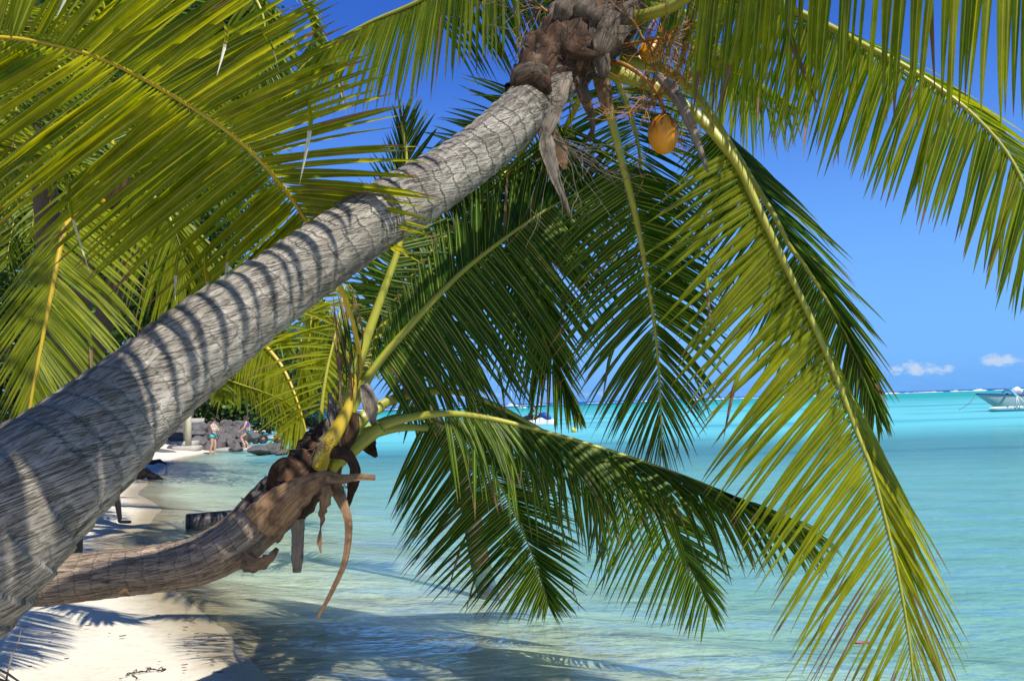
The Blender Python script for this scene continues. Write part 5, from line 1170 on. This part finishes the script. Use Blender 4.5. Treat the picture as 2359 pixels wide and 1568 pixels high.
def person(loc, face, pose, label, skin, hair, hairlen, top=None, bottom=None, shorts=None, scale=1.0, female=True, shirt=None, vestless=True):
    """pose: joints in metres, x forward, y to the left, z up"""
    root = thing('person', label, 'person', loc); root.rotation_euler.z = face; root.scale = (scale,) * 3
    J = {k: V(v) for k, v in pose.items()}
    vs, es, ix = [], [], {}
    def av(n_, p, r, frm=None):
        ix[n_] = len(vs); vs.append((tuple(p), r))
        if frm is not None: es.append((ix[frm], ix[n_]))
    hipw = .085; pel, chest, neck, head = J['pelvis'], J['chest'], J['neck'], J['head']
    av('pel', pel, .145); av('waist', pel.lerp(chest, .5), .122 if female else .135, 'pel'); av('chest', chest, .138, 'waist'); av('ub', chest.lerp(neck, .5), .118, 'chest')
    av('neck', neck, .052, 'ub'); av('jaw', neck.lerp(head, .45), .062, 'neck'); av('head', head, (.088, .078), 'jaw'); av('crown', head + (head - neck).normalized() * .085, .06, 'head')
    fwd = V(pose.get('look', (1, 0, 0))).normalized()
    av('nose', head + fwd * .098 - V((0, 0, .012)), .014, 'head')
    for s, L_ in ((1, 'l'), (-1, 'r')):
        hip = J.get('hip_' + L_, pel + V((0, s * hipw, -.05))); kn, an, toe = J['knee_' + L_], J['ankle_' + L_], J['toe_' + L_]
        av('hip' + L_, hip, .098, 'pel'); av('th' + L_, hip.lerp(kn, .45), .078, 'hip' + L_); av('kn' + L_, kn, .055, 'th' + L_); av('ca' + L_, kn.lerp(an, .3), .056, 'kn' + L_); av('an' + L_, an, .036, 'ca' + L_); av('he' + L_, an + V((-.015, 0, -.045)), .032, 'an' + L_); av('to' + L_, toe, .026, 'he' + L_)
        sh, el, wr = J['sh_' + L_], J['el_' + L_], J['wr_' + L_]
        av('sh' + L_, sh, .056, 'ub'); av('ua' + L_, sh.lerp(el, .5), .046, 'sh' + L_); av('el' + L_, el, .038, 'ua' + L_); av('fa' + L_, el.lerp(wr, .35), .038, 'el' + L_); av('wr' + L_, wr, .024, 'fa' + L_)
        d = (wr - el).normalized(); side = d.cross(V((0, 0, 1)));
        side = side.normalized() if side.length > .1 else V((0, 1, 0))
        av('pa' + L_, wr + d * .06, (.036, .016), 'wr' + L_)
        curl = d.cross(side).normalized()
        for f in range(4):
            b0 = wr + d * .09 + side * (f - 1.5) * .019; av('f%d' % f + L_, b0, .0085, 'pa' + L_); av('g%d' % f + L_, b0 + d * .04 + curl * -.012, .0075, 'f%d' % f + L_)
            av('h%d' % f + L_, b0 + d * (.06 if f in (1, 2) else .052) + curl * -.034, .0065, 'g%d' % f + L_)
        av('t1' + L_, wr + d * .045 + side * s * .035, .010, 'pa' + L_); av('t2' + L_, wr + d * .085 + side * s * .055, .008, 't1' + L_)
    skinned('body', vs, es, skin, root)
    # hair cap and length
    hd = head + (head - neck).normalized() * .02 - fwd * .016
    mb = MB(); n, m_ = 20, 14; upv = (head - neck).normalized(); sd = upv.cross(fwd).normalized(); f2 = sd.cross(upv)
    for j in range(m_ + 1):
        ph = math.pi * .62 * j / m_
        for i in range(n + 1):
            a = 2 * math.pi * i / n; c_, s_ = math.cos(a), math.sin(a); frontcut = max(0, c_) * .42 * (j / m_)
            pp = ph * (1 - frontcut); rr = .112 * (1 + .10 * noise.noise(V((c_ * 3, s_ * 3, j * .6))))
            low = -hairlen * max(0, (j / m_ - .75) / .25) * max(0, -c_ * .6 + .4)
            mb.add(hd + (f2 * c_ * 1.03 + sd * s_ * .88) * math.sin(pp) * rr + upv * (math.cos(pp) * rr * 1.05 + low), (i / n, j / m_))
    for j in range(m_):
        for i in range(n): k_ = j * (n + 1) + i; mb.f.append((k_, k_ + 1, k_ + n + 2, k_ + n + 1))
    o = mb.build('hair', hair, root); o.matrix_parent_inverse = Matrix.Identity(4)
    for s in (1, -1):
        e_ = MB(); c0 = head + fwd * .079 + sd * s * .030 + upv * .012; e_.tube([c0, c0 + fwd * .008], [.011, .006], 8); o = e_.build('eye', pm('eye_dark', (.02, .015, .012), .3), root); o.matrix_parent_inverse = Matrix.Identity(4)
    e_ = MB(); c0 = head + fwd * .075 - upv * .045; e_.tube([c0 - sd * .022, c0 + fwd * .006, c0 + sd * .022], [.003, .006, .003], 6); o = e_.build('mouth', pm('lips', (.35, .10, .09), .5), root); o.matrix_parent_inverse = Matrix.Identity(4)
    def garment(nm, names, edges, mat, grow):
        v2 = []; m3 = {}
        for n_ in names:
            if isinstance(n_, tuple): nm_, p_, r_ = n_
            else: nm_, p_, r_ = n_, vs[ix[n_]][0], vs[ix[n_]][1]
            r_ = (r_, r_) if isinstance(r_, (int, float)) else r_
            m3[nm_] = len(v2); v2.append((tuple(p_), (r_[0] + grow, r_[1] + grow)))
        return skinned(nm, v2, [(m3[a], m3[b]) for a, b in edges], mat, root)
    if bottom:
        hl, hr = V(vs[ix['hipl']][0]), V(vs[ix['hipr']][0]); kl, kr = J['knee_l'], J['knee_r']
        mb = MB()
        def ell(pts_, rx, ry):
            mb.tube(pts_, rx, 18, ring=lambda i, a: 1.0)
        cr = (hl + hr) * .5 + V((0, 0, -.085))
        rows_ = []
        for zz, k_ in ((.055, 1.0), (.01, 1.06), (-.04, 1.07), (-.085, .98)):
            c_ = pel + V((0, 0, zz)); row_ = [mb.add(c_ + V((math.cos(a_ * .349) * .128 * k_, math.sin(a_ * .349) * .172 * k_, .02 * math.cos(a_ * .698))), (a_ / 18, zz)) for a_ in range(19)]
            rows_.append(row_)
        for a_, b_ in zip(rows_, rows_[1:]):
            for j_ in range(18): mb.f.append((a_[j_], b_[j_], b_[j_ + 1], a_[j_ + 1]))
        for h_, k_ in ((hl, kl), (hr, kr)): mb.tube([h_ + V((0, 0, .03)), h_.lerp(k_, .14)], [.100, .104], 16)
        o = mb.build('bikini_bottom', bottom, root); o.matrix_parent_inverse = Matrix.Identity(4)
    def shell(nm, secs, mat):
        """secs: (centre, forward radius, side radius)"""
        axu = (neck - pel).normalized(); fw = (V((1, 0, 0)) - axu * axu.x).normalized(); sdv = V((0, 1, 0)); mb = MB(); rows_ = []
        for c_, rx_, ry_ in secs: rows_.append([mb.add(c_ + fw * math.cos(a_ * .2618) * rx_ + sdv * math.sin(a_ * .2618) * ry_, (a_ / 24, 0)) for a_ in range(25)])
        for a_, b_ in zip(rows_, rows_[1:]):
            for j_ in range(24): mb.f.append((a_[j_], a_[j_ + 1], b_[j_ + 1], b_[j_]))
        o = mb.build(nm, mat, root); o.matrix_parent_inverse = Matrix.Identity(4); return o
    up_ = (neck - pel).normalized()
    if top:
        shell('bikini_top', [(chest - up_ * .055, .128, .132), (chest - up_ * .02 + V((.018, 0, 0)), .145, .140), (chest + up_ * .02 + V((.018, 0, 0)), .143, .139), (chest + up_ * .05, .126, .128)], top)
        mb = MB()
        for s_ in (1, -1):
            shp = J['sh_l' if s_ > 0 else 'sh_r']; tp = neck.lerp(shp, .45) + V((0, 0, .005))
            mb.tube([chest + up_ * .04 + V((.125, s_ * .06, 0)), tp + V((.05, 0, .02)), tp + V((-.01, 0, .035)), tp + V((-.06, 0, .0)), chest + up_ * .04 + V((-.12, s_ * .06, 0))], .009, 6)
        o = mb.build('shoulder_strap', top, root); o.matrix_parent_inverse = Matrix.Identity(4)
    if shirt:
        q_ = [pel + up_ * -.04, pel + up_ * .10, pel.lerp(chest, .6), chest, chest.lerp(neck, .45), chest.lerp(neck, .72)]
        shell('shirt', [(q_[0], .158, .170), (q_[1], .150, .162), (q_[2], .146, .158), (q_[3], .156, .172), (q_[4], .140, .175), (q_[5], .10, .13)], shirt)
        if vestless:
            for s_ in 'lr':
                mb = MB(); sh_, el_ = J['sh_' + s_], J['el_' + s_]; mb.tube([sh_.lerp(chest.lerp(neck, .5), .3), sh_, sh_.lerp(el_, .55)], [.078, .072, .066], 14, cap=False); o = mb.build('sleeve', shirt, root); o.matrix_parent_inverse = Matrix.Identity(4)
    if shorts:
        garment('shorts', ['pel', 'hipl', 'thl', ('a', V(vs[ix['thl']][0]).lerp(J['knee_l'], .75), .074), 'hipr', 'thr', ('b', V(vs[ix['thr']][0]).lerp(J['knee_r'], .75), .074), ('w', pel + V((0, 0, .08)), (.12, .14))], [('pel', 'hipl'), ('hipl', 'thl'), ('thl', 'a'), ('pel', 'hipr'), ('hipr', 'thr'), ('thr', 'b'), ('pel', 'w')], shorts, .022)
    return root
HAIR_B = pm('hair_dark', (.015, .010, .009), .6); HAIR_R = pm('hair_red', (.13, .030, .015), .6)
TURQ = pm('turquoise_swimwear', (.05, .50, .44)); AQUA = pm('pale_aqua_swimwear', (.38, .66, .66)); BLUEB = pm('blue_swimwear', (.04, .10, .50)); BLK = pm('black_cloth', (.012, .012, .016))
def floral():
    t = NT('floral_swimwear'); p = t.n('ShaderNodeTexCoord').outputs['Object']; v_ = t.voro(p, 18)
    return t.done(t.pbr(t.mix(t.rng(v_, .35, .5), (.03, .40, .50, 1), (.015, .02, .05, 1)), .6))
stand = dict(pelvis=(0, 0, .90), chest=(.02, 0, 1.20), neck=(.01, 0, 1.42), head=(.04, 0, 1.54), look=(1, 0, -.1),
             knee_l=(.05, .09, .49), ankle_l=(.0, .10, .09), toe_l=(.15, .12, .025), knee_r=(.0, -.09, .49), ankle_r=(-.10, -.10, .09), toe_r=(.06, -.13, .025),
             sh_l=(.0, .17, 1.36), el_l=(.16, .21, 1.14), wr_l=(.36, .16, 1.26), sh_r=(.0, -.17, 1.36), el_r=(.14, -.22, 1.12), wr_r=(.36, -.12, 1.14))
g = GP(491, 1044, .03)
person((g.x, g.y, hz_at(g.x, g.y) - .01), R(-12), stand, 'dark-haired woman in pale turquoise bikini standing with both hands raised before her', SKIN, HAIR_B, .02, AQUA, TURQ)
step = dict(pelvis=(-.06, 0, .84), chest=(.02, 0, 1.12), neck=(.05, 0, 1.34), head=(.09, 0, 1.46), look=(1, 0, -.15),
            knee_l=(.28, .08, .56), ankle_l=(.10, .10, .14), toe_l=(.24, .11, .06), knee_r=(.16, -.09, .44), ankle_r=(-.10, -.10, .09), toe_r=(.05, -.12, .025),
            sh_l=(.03, .17, 1.28), el_l=(.10, .26, 1.04), wr_l=(.30, .26, .88), sh_r=(.02, -.17, 1.28), el_r=(-.10, -.25, 1.06), wr_r=(.10, -.22, .92))
g = GP(570, 1033, .12)
person((g.x, g.y, .10), R(190), step, 'red-haired woman in blue bikini stepping out of the water with bent knees', SKIN, HAIR_R, .12, BLUEB, floral())
walk = dict(pelvis=(0, 0, .98), chest=(.02, 0, 1.30), neck=(.01, 0, 1.53), head=(.04, 0, 1.66), look=(1, 0, 0),
            knee_l=(.16, .10, .53), ankle_l=(.22, .11, .09), toe_l=(.40, .14, .03), knee_r=(-.04, -.10, .53), ankle_r=(-.26, -.11, .11), toe_r=(-.10, -.14, .03),
            sh_l=(0, .20, 1.46), el_l=(-.05, .27, 1.17), wr_l=(.06, .28, .94), sh_r=(0, -.20, 1.46), el_r=(.03, -.28, 1.17), wr_r=(.15, -.26, .95))
g = GP(262, 1204, .10); walk_z = hz_at(g.x - .2, g.y)
person((g.x - .17, g.y, walk_z - .005), R(5), walk, 'person in dark knee-length shorts walking on the beach, hidden above the knees by the trunk', pm('skin_shade_tint', (.22, .11, .07), .5), HAIR_B, .0, shorts=BLK, shirt=pm('blue_shirt', (.05, .09, .2)), female=False)  # tree shade on the legs is painted in as a darker skin tone

# ---------------------------------------------------------------- boats and things on the water
TYRE = simple('black_rubber', (.018, .018, .020), .7, .3, 20); STEEL = simple('painted_steel', (.55, .56, .56), .5, .15, 8); HUB = simple('rusty_hub', (.30, .16, .08), .7, .3, 14)
g = GP(612, 1021, 0); tr = thing('boat_trolley', 'boat trolley with four fat black tyres standing in the shallow water', 'trolley', (g.x, g.y, 0)); sc_ = g.y / FPX
def local(o): o.matrix_parent_inverse = Matrix.Identity(4); return o
for (px_, dy, r_px) in ((-23, 0, 9.5), (-4, -.15, 11), (20, .5, 10), (31, -.05, 10)):
    r_ = r_px * sc_ * 1.02; c = V((px_ * sc_, dy, r_ * .93)); mb = MB(); n, m_ = 28, 12
    for i in range(n + 1):
        a = 2 * math.pi * i / n
        for j in range(m_ + 1):
            b_ = 2 * math.pi * j / m_; rr = r_ * (.68 + .32 * math.cos(b_)); ax_ = V((.55, -.83, 0)).normalized(); ux = V((.83, .55, 0)).normalized()
            mb.add(c + (ux * math.cos(a) + V((0, 0, 1)) * math.sin(a)) * rr + ax_ * (math.sin(b_) * r_ * .36), (i / n, j / m_))
    for i in range(n):
        for j in range(m_): k_ = i * (m_ + 1) + j; mb.f.append((k_, k_ + 1, k_ + m_ + 2, k_ + m_ + 1))
    w_ = thing_ = local(mb.build('wheel', TYRE, tr))
    mb = MB(); mb.tube([c - ax_ * r_ * .22, c + ax_ * r_ * .22], [r_ * .4, r_ * .4], 16); h_ = local(mb.build('rim', HUB, w_))
mb = MB()
for a, b_ in (((-23, .27), (34, .34)), ((-4, .40), (20, .45)), ((4, .2), (34, .22))):
    mb.tube([V((a[0] * sc_, .1, a[1])), V((b_[0] * sc_, .1, b_[1]))], .035, 8)
mb.box((14 * sc_, 0, .30), (30 * sc_, .10, .12)); mb.box((25 * sc_, -.05, .42), (.14, .14, .42)); mb.box((-8 * sc_, .2, .42), (14 * sc_, .08, .05))
local(mb.build('frame', STEEL, tr))

# outrigger boat
BW = simple('boat_pale_paint', (.50, .60, .54), .45, .08, 1.2, .1, .01); BBLUE = simple('boat_blue_rail', (.02, .07, .30), .4, .1, 2); FLOATC = simple('float_white', (.74, .78, .80), .45, .08, 2); FLT = simple('float_teal_side', (.02, .19, .25), .5, .1, 2); ARM = simple('outrigger_light_blue', (.25, .62, .78), .45, .08, 2)
bd = 66.0; s_ = bd / FPX
def Bp(u, v, dd=0): return P(u, v, bd + dd)
boat = thing('outrigger_boat', 'moored outrigger boat with pale green hull and blue rail at the right edge', 'boat', (Bp(2330, 940).x, bd, 0))
# hull sections from bow (left) to stern
mb = MB(); secs = []; bow = Bp(2250, 908); deck0 = bow.z
for i in range(13):
    t_ = i / 12; x_ = bow.x + 6.2 * t_; hw = .9 * math.sin(min(1, t_ * 1.3 + .02) * math.pi / 2) ** .8; keel = max(-.25, (deck0 - .05) * (1 - t_ * 3.4)) if t_ < .35 else -.25
    top = deck0 - .16 * math.sin(t_ * 1.6); row = []
    for a_, h_ in ((1, 1.0), (.93, .72), (.72, .36), (.40, .08), (0, 0)): row.append((x_, -hw * a_, keel + (top - keel) * h_))
    full = row + [(p[0], -p[1], p[2]) for p in row[-2::-1]]
    secs.append([mb.add(V((p[0], bd + .3 + p[1], p[2]))) for p in full])
for a, b_ in zip(secs, secs[1:]):
    for j in range(len(a) - 1): mb.f.append((a[j], a[j + 1], b_[j + 1], b_[j]))
mb.f.append(tuple(secs[-1])); 
mb.build('hull', BW, boat)
mb = MB(); rl = [V(mb_v) for mb_v in ()]
def hullpt(t_, side): 
    hw = .9 * math.sin(min(1, t_ * 1.3 + .02) * math.pi / 2) ** .8; return V((bow.x + 6.2 * t_, bd + .3 + side * hw * 1.01, deck0 - .16 * math.sin(t_ * 1.6) + .03))
for sd_ in (-1, 1): mb.tube([hullpt(i / 20, sd_) for i in range(21)], [.05 + .03 * min(1, i / 5) for i in range(21)], 8)
mb.build('gunwale', BBLUE, boat)
mb = MB(); a0 = [mb.add(hullpt(i / 16, -1) - V((0, 0, .02))) for i in range(2, 17)]; a1 = [mb.add(hullpt(i / 16, 1) - V((0, 0, .02))) for i in range(2, 17)]
for i in range(14): mb.f.append((a0[i], a0[i + 1], a1[i + 1], a1[i]))
mb.build('deck', BW, boat)
# float with struts
mb = MB(); fl = [Bp(2276, 940, -2.4), Bp(2300, 941, -2.4), Bp(2340, 942, -2.4), Bp(2420, 944, -2.4), Bp(2500, 944, -2.4)]
z0 = .12; pts_ = [V((p.x, p.y, z0)) for p in fl]; mb.tube([V(q) for q in spline([tuple(p) for p in pts_], 20)], [.03 + .19 * min(1, (i / 20) * 5) for i in range(21)], 10, ring=lambda i, a: 1); mb.build('float', FLT, boat)
mb = MB(); mb.tube([V(q) + V((0, 0, .17)) for q in spline([tuple(p) for p in pts_], 20)], [.02 + .10 * min(1, (i / 20) * 5) for i in range(21)], 8); mb.build('float_top', FLOATC, boat)
for dx in (0, 3.2):
    b0 = V((Bp(2338, 900, -2.3).x + dx, bd - 2.3, .25))
    mb = MB(); arc = [b0 + V((-.35, -.4, 1.0)), b0 + V((0, .2, 1.02)), b0 + V((.25, .9, 1.22)), b0 + V((.5, 1.6, 1.42)), b0 + V((.75, 2.6, 1.45)), b0 + V((.9, 3.3, 1.2))]
    mb.tube([V(q) for q in spline([tuple(p) for p in arc], 20)], .10, 10); a_ = mb.build('outrigger_arm', ARM, boat)
    for ex in (-.15, .15, .9):
        mb = MB(); mb.tube([b0 + V((ex, 0, 0)), b0 + V((.05 if ex < .5 else .1, .1, 1.0))], .035, 6); mb.build('strut', FLOATC, a_)
# outboard motor
mx_, mz = Bp(2342, 905).x, Bp(2342, 905).z
mb = MB(); mb.tube([V((mx_ - .35, bd + .3, mz - .05)), V((mx_ - .2, bd + .3, mz + .18)), V((mx_ + .1, bd + .3, mz + .28)), V((mx_ + .35, bd + .3, mz + .12)), V((mx_ + .38, bd + .3, mz - .15))], [.12, .24, .27, .22, .1], 14); mo = mb.build('outboard_motor', FLOATC, boat)
mb = MB(); mb.tube([V((mx_ + .3, bd + .28, mz + .25)), V((mx_ + .5, bd + .28, mz - .1)), V((mx_ + .35, bd + .28, mz - .45))], [.13, .17, .12], 10); mb.build('cowl', TYRE, mo)
mb = MB(); mb.tube([V((mx_ - .3, bd + .25, mz - .22)), V((mx_ - 1.0, bd + .25, mz - .2))], [.10, .07], 8); mb.build('bracket', TYRE, mo)
mb = MB(); rp = [bow + V((0, .3, 0)), Bp(2240, 920), Bp(2228, 932), Bp(2209, 944)]; mb.tube([V(q) for q in spline([tuple(p) for p in rp], 16)], .022, 5); mb.build('mooring_rope', TWIG_BR, boat)

# jet ski with rider
g = GP(1233, 980, 0); js = thing('jet_ski', 'white and blue jet ski floating behind the arching frond', 'jet ski', (g.x, g.y, 0)); js.rotation_euler.z = R(-20)
mb = MB(); rows = []
for i in range(15):
    t_ = i / 14; x_ = -1.5 + 3.2 * t_; hw = .55 * (1 - max(0, t_ - .45) ** 2 * 3.0); hw = max(.05, hw); zt = .42 + .42 * math.exp(-((t_ - .72) / .17) ** 2) ; row = [mb.add((x_, hw * a_, z_)) for a_, z_ in ((-.7, -.15), (-1, .22), (-.55, .40 + .06), (-.3, zt), (.3, zt), (.55, .46), (1, .22), (.7, -.15))]; rows.append(row)
for a, b_ in zip(rows, rows[1:]):
    for j in range(8): mb.f.append((a[j], a[(j + 1) % 8], b_[(j + 1) % 8], b_[j]))
mb.f.append(tuple(rows[0][::-1])); mb.f.append(tuple(rows[-1])); local(mb.build('hull', FLOATC, js))
mb = MB(); mb.tube([V((-1.2, 0, .50)), V((-.7, 0, .66)), V((.1, 0, .66)), V((.5, 0, .72))], [.16, .22, .22, .12], 12); local(mb.build('saddle', TYRE, js))
mb = MB(); mb.tube([V((.4, 0, .80)), V((.75, 0, .86)), V((1.15, 0, .62)), V((1.4, 0, .46))], [.20, .27, .26, .1], 12); local(mb.build('bonnet', BBLUE, js))
mb = MB(); mb.tube([V((.35, -.38, 1.02)), V((.45, 0, .98)), V((.35, .38, 1.02))], .03, 8); local(mb.build('handlebar', TYRE, js))
sit = dict(pelvis=(-.45, 0, .92), chest=(-.22, 0, 1.24), neck=(.0, 0, 1.40), head=(.12, 0, 1.46), look=(1, 0, -.6),
           knee_l=(.05, .26, .82), ankle_l=(-.10, .36, .42), toe_l=(.08, .38, .36), knee_r=(.05, -.26, .82), ankle_r=(-.10, -.36, .42), toe_r=(.08, -.38, .36), hip_l=(-.42, .10, .86), hip_r=(-.42, -.10, .86),
           sh_l=(-.06, .19, 1.36), el_l=(.14, .28, 1.14), wr_l=(.36, .34, 1.06), sh_r=(-.06, -.19, 1.36), el_r=(.16, -.30, 1.12), wr_r=(.40, -.36, 1.04))
person((g.x, g.y, 0), R(-20), sit, 'rider in a black striped life vest bending forward on the jet ski', SKIN_B, HAIR_B, 0, shorts=BLK, shirt=pm('life_vest', (.05, .055, .07)), female=False, vestless=False)
# yellow buoy
g = GP(1322, 995, 0); bu = thing('buoy', 'round yellow mooring buoy floating on the lagoon', 'buoy', (g.x, g.y, 0)); mb = MB(); r_ = 6.6 / FPX * g.y
for j in range(15):
    ph = math.pi * j / 14
    for i in range(25): a = 2 * math.pi * i / 24; mb.add((r_ * math.sin(ph) * math.cos(a), r_ * math.sin(ph) * math.sin(a), r_ * .75 + r_ * math.cos(ph)))
for j in range(14):
    for i in range(24): k_ = j * 25 + i; mb.f.append((k_, k_ + 25, k_ + 26, k_ + 1))
local(mb.build('ball', simple('yellow_plastic', (.80, .72, .08), .4, .06, 3), bu)); mb = MB(); mb.tube([V((0, 0, r_ * 1.7)), V((0, 0, r_ * 1.95))], [r_ * .16, r_ * .1], 8); local(mb.build('eyelet', TYRE, bu))
# far boats
def yacht(u, d, L, mast, label, hullmat, two=False):
    x_ = (u - 1180) / FPX * d; y_ = d; t = thing('sailing_boat' if mast else 'motor_boat', label, 'boat', (x_, y_, 0)); 
    for off in ((-1, 1) if two else (0,)):
        mb = MB(); rows = []
        for i in range(9):
            t_ = i / 8; xx = -L / 2 + L * t_; hw = L * .12 * math.sin(math.pi * (.15 + .85 * t_)) ** .6 if t_ < 1 else .02; hw = max(hw, .05); rows.append([mb.add((xx, off * L * .2 + hw * a_, z_)) for a_, z_ in ((-1, L * .12), (-.7, -.2), (.7, -.2), (1, L * .12))])
        for a, b_ in zip(rows, rows[1:]):
            for j in range(4): mb.f.append((a[j], a[(j + 1) % 4], b_[(j + 1) % 4], b_[j]))
        mb.f.append(tuple(rows[0][::-1])); mb.f.append(tuple(rows[-1])); local(mb.build('hull', hullmat, t))
    mb = MB(); bevel_box(mb, (-L * .05, 0, L * .16), (L * .45, L * .3, L * .11), .1); local(mb.build('cabin', FLOATC, t))
    if mast:
        mb = MB(); mb.tube([V((0, 0, L * .1)), V((0, 0, mast))], [.14, .10], 6); local(mb.build('mast', FLOATC, t)); mb = MB(); mb.tube([V((0, 0, L * .3)), V((-L * .4, 0, L * .3))], .12, 6); local(mb.build('boom', FLOATC, t))
    return t
yacht(1175, 560, 9, 11.5, 'distant white catamaran with bare mast near the reef', FLOATC, True)
yacht(1240, 430, 5, 6.5, 'tiny dark sailing dinghy on the far lagoon', BLK)
yacht(1198, 330, 3.6, 0, 'small white motor boat left of the dark dinghy', FLOATC)
yacht(1090, 330, 4, 0, 'white motor boat glimpsed between the arching stalks', FLOATC)
for o in scene.objects:
    if o.type == 'MESH' and o.parent is None and 'kind' not in o and 'category' not in o: print('untagged', o.name)
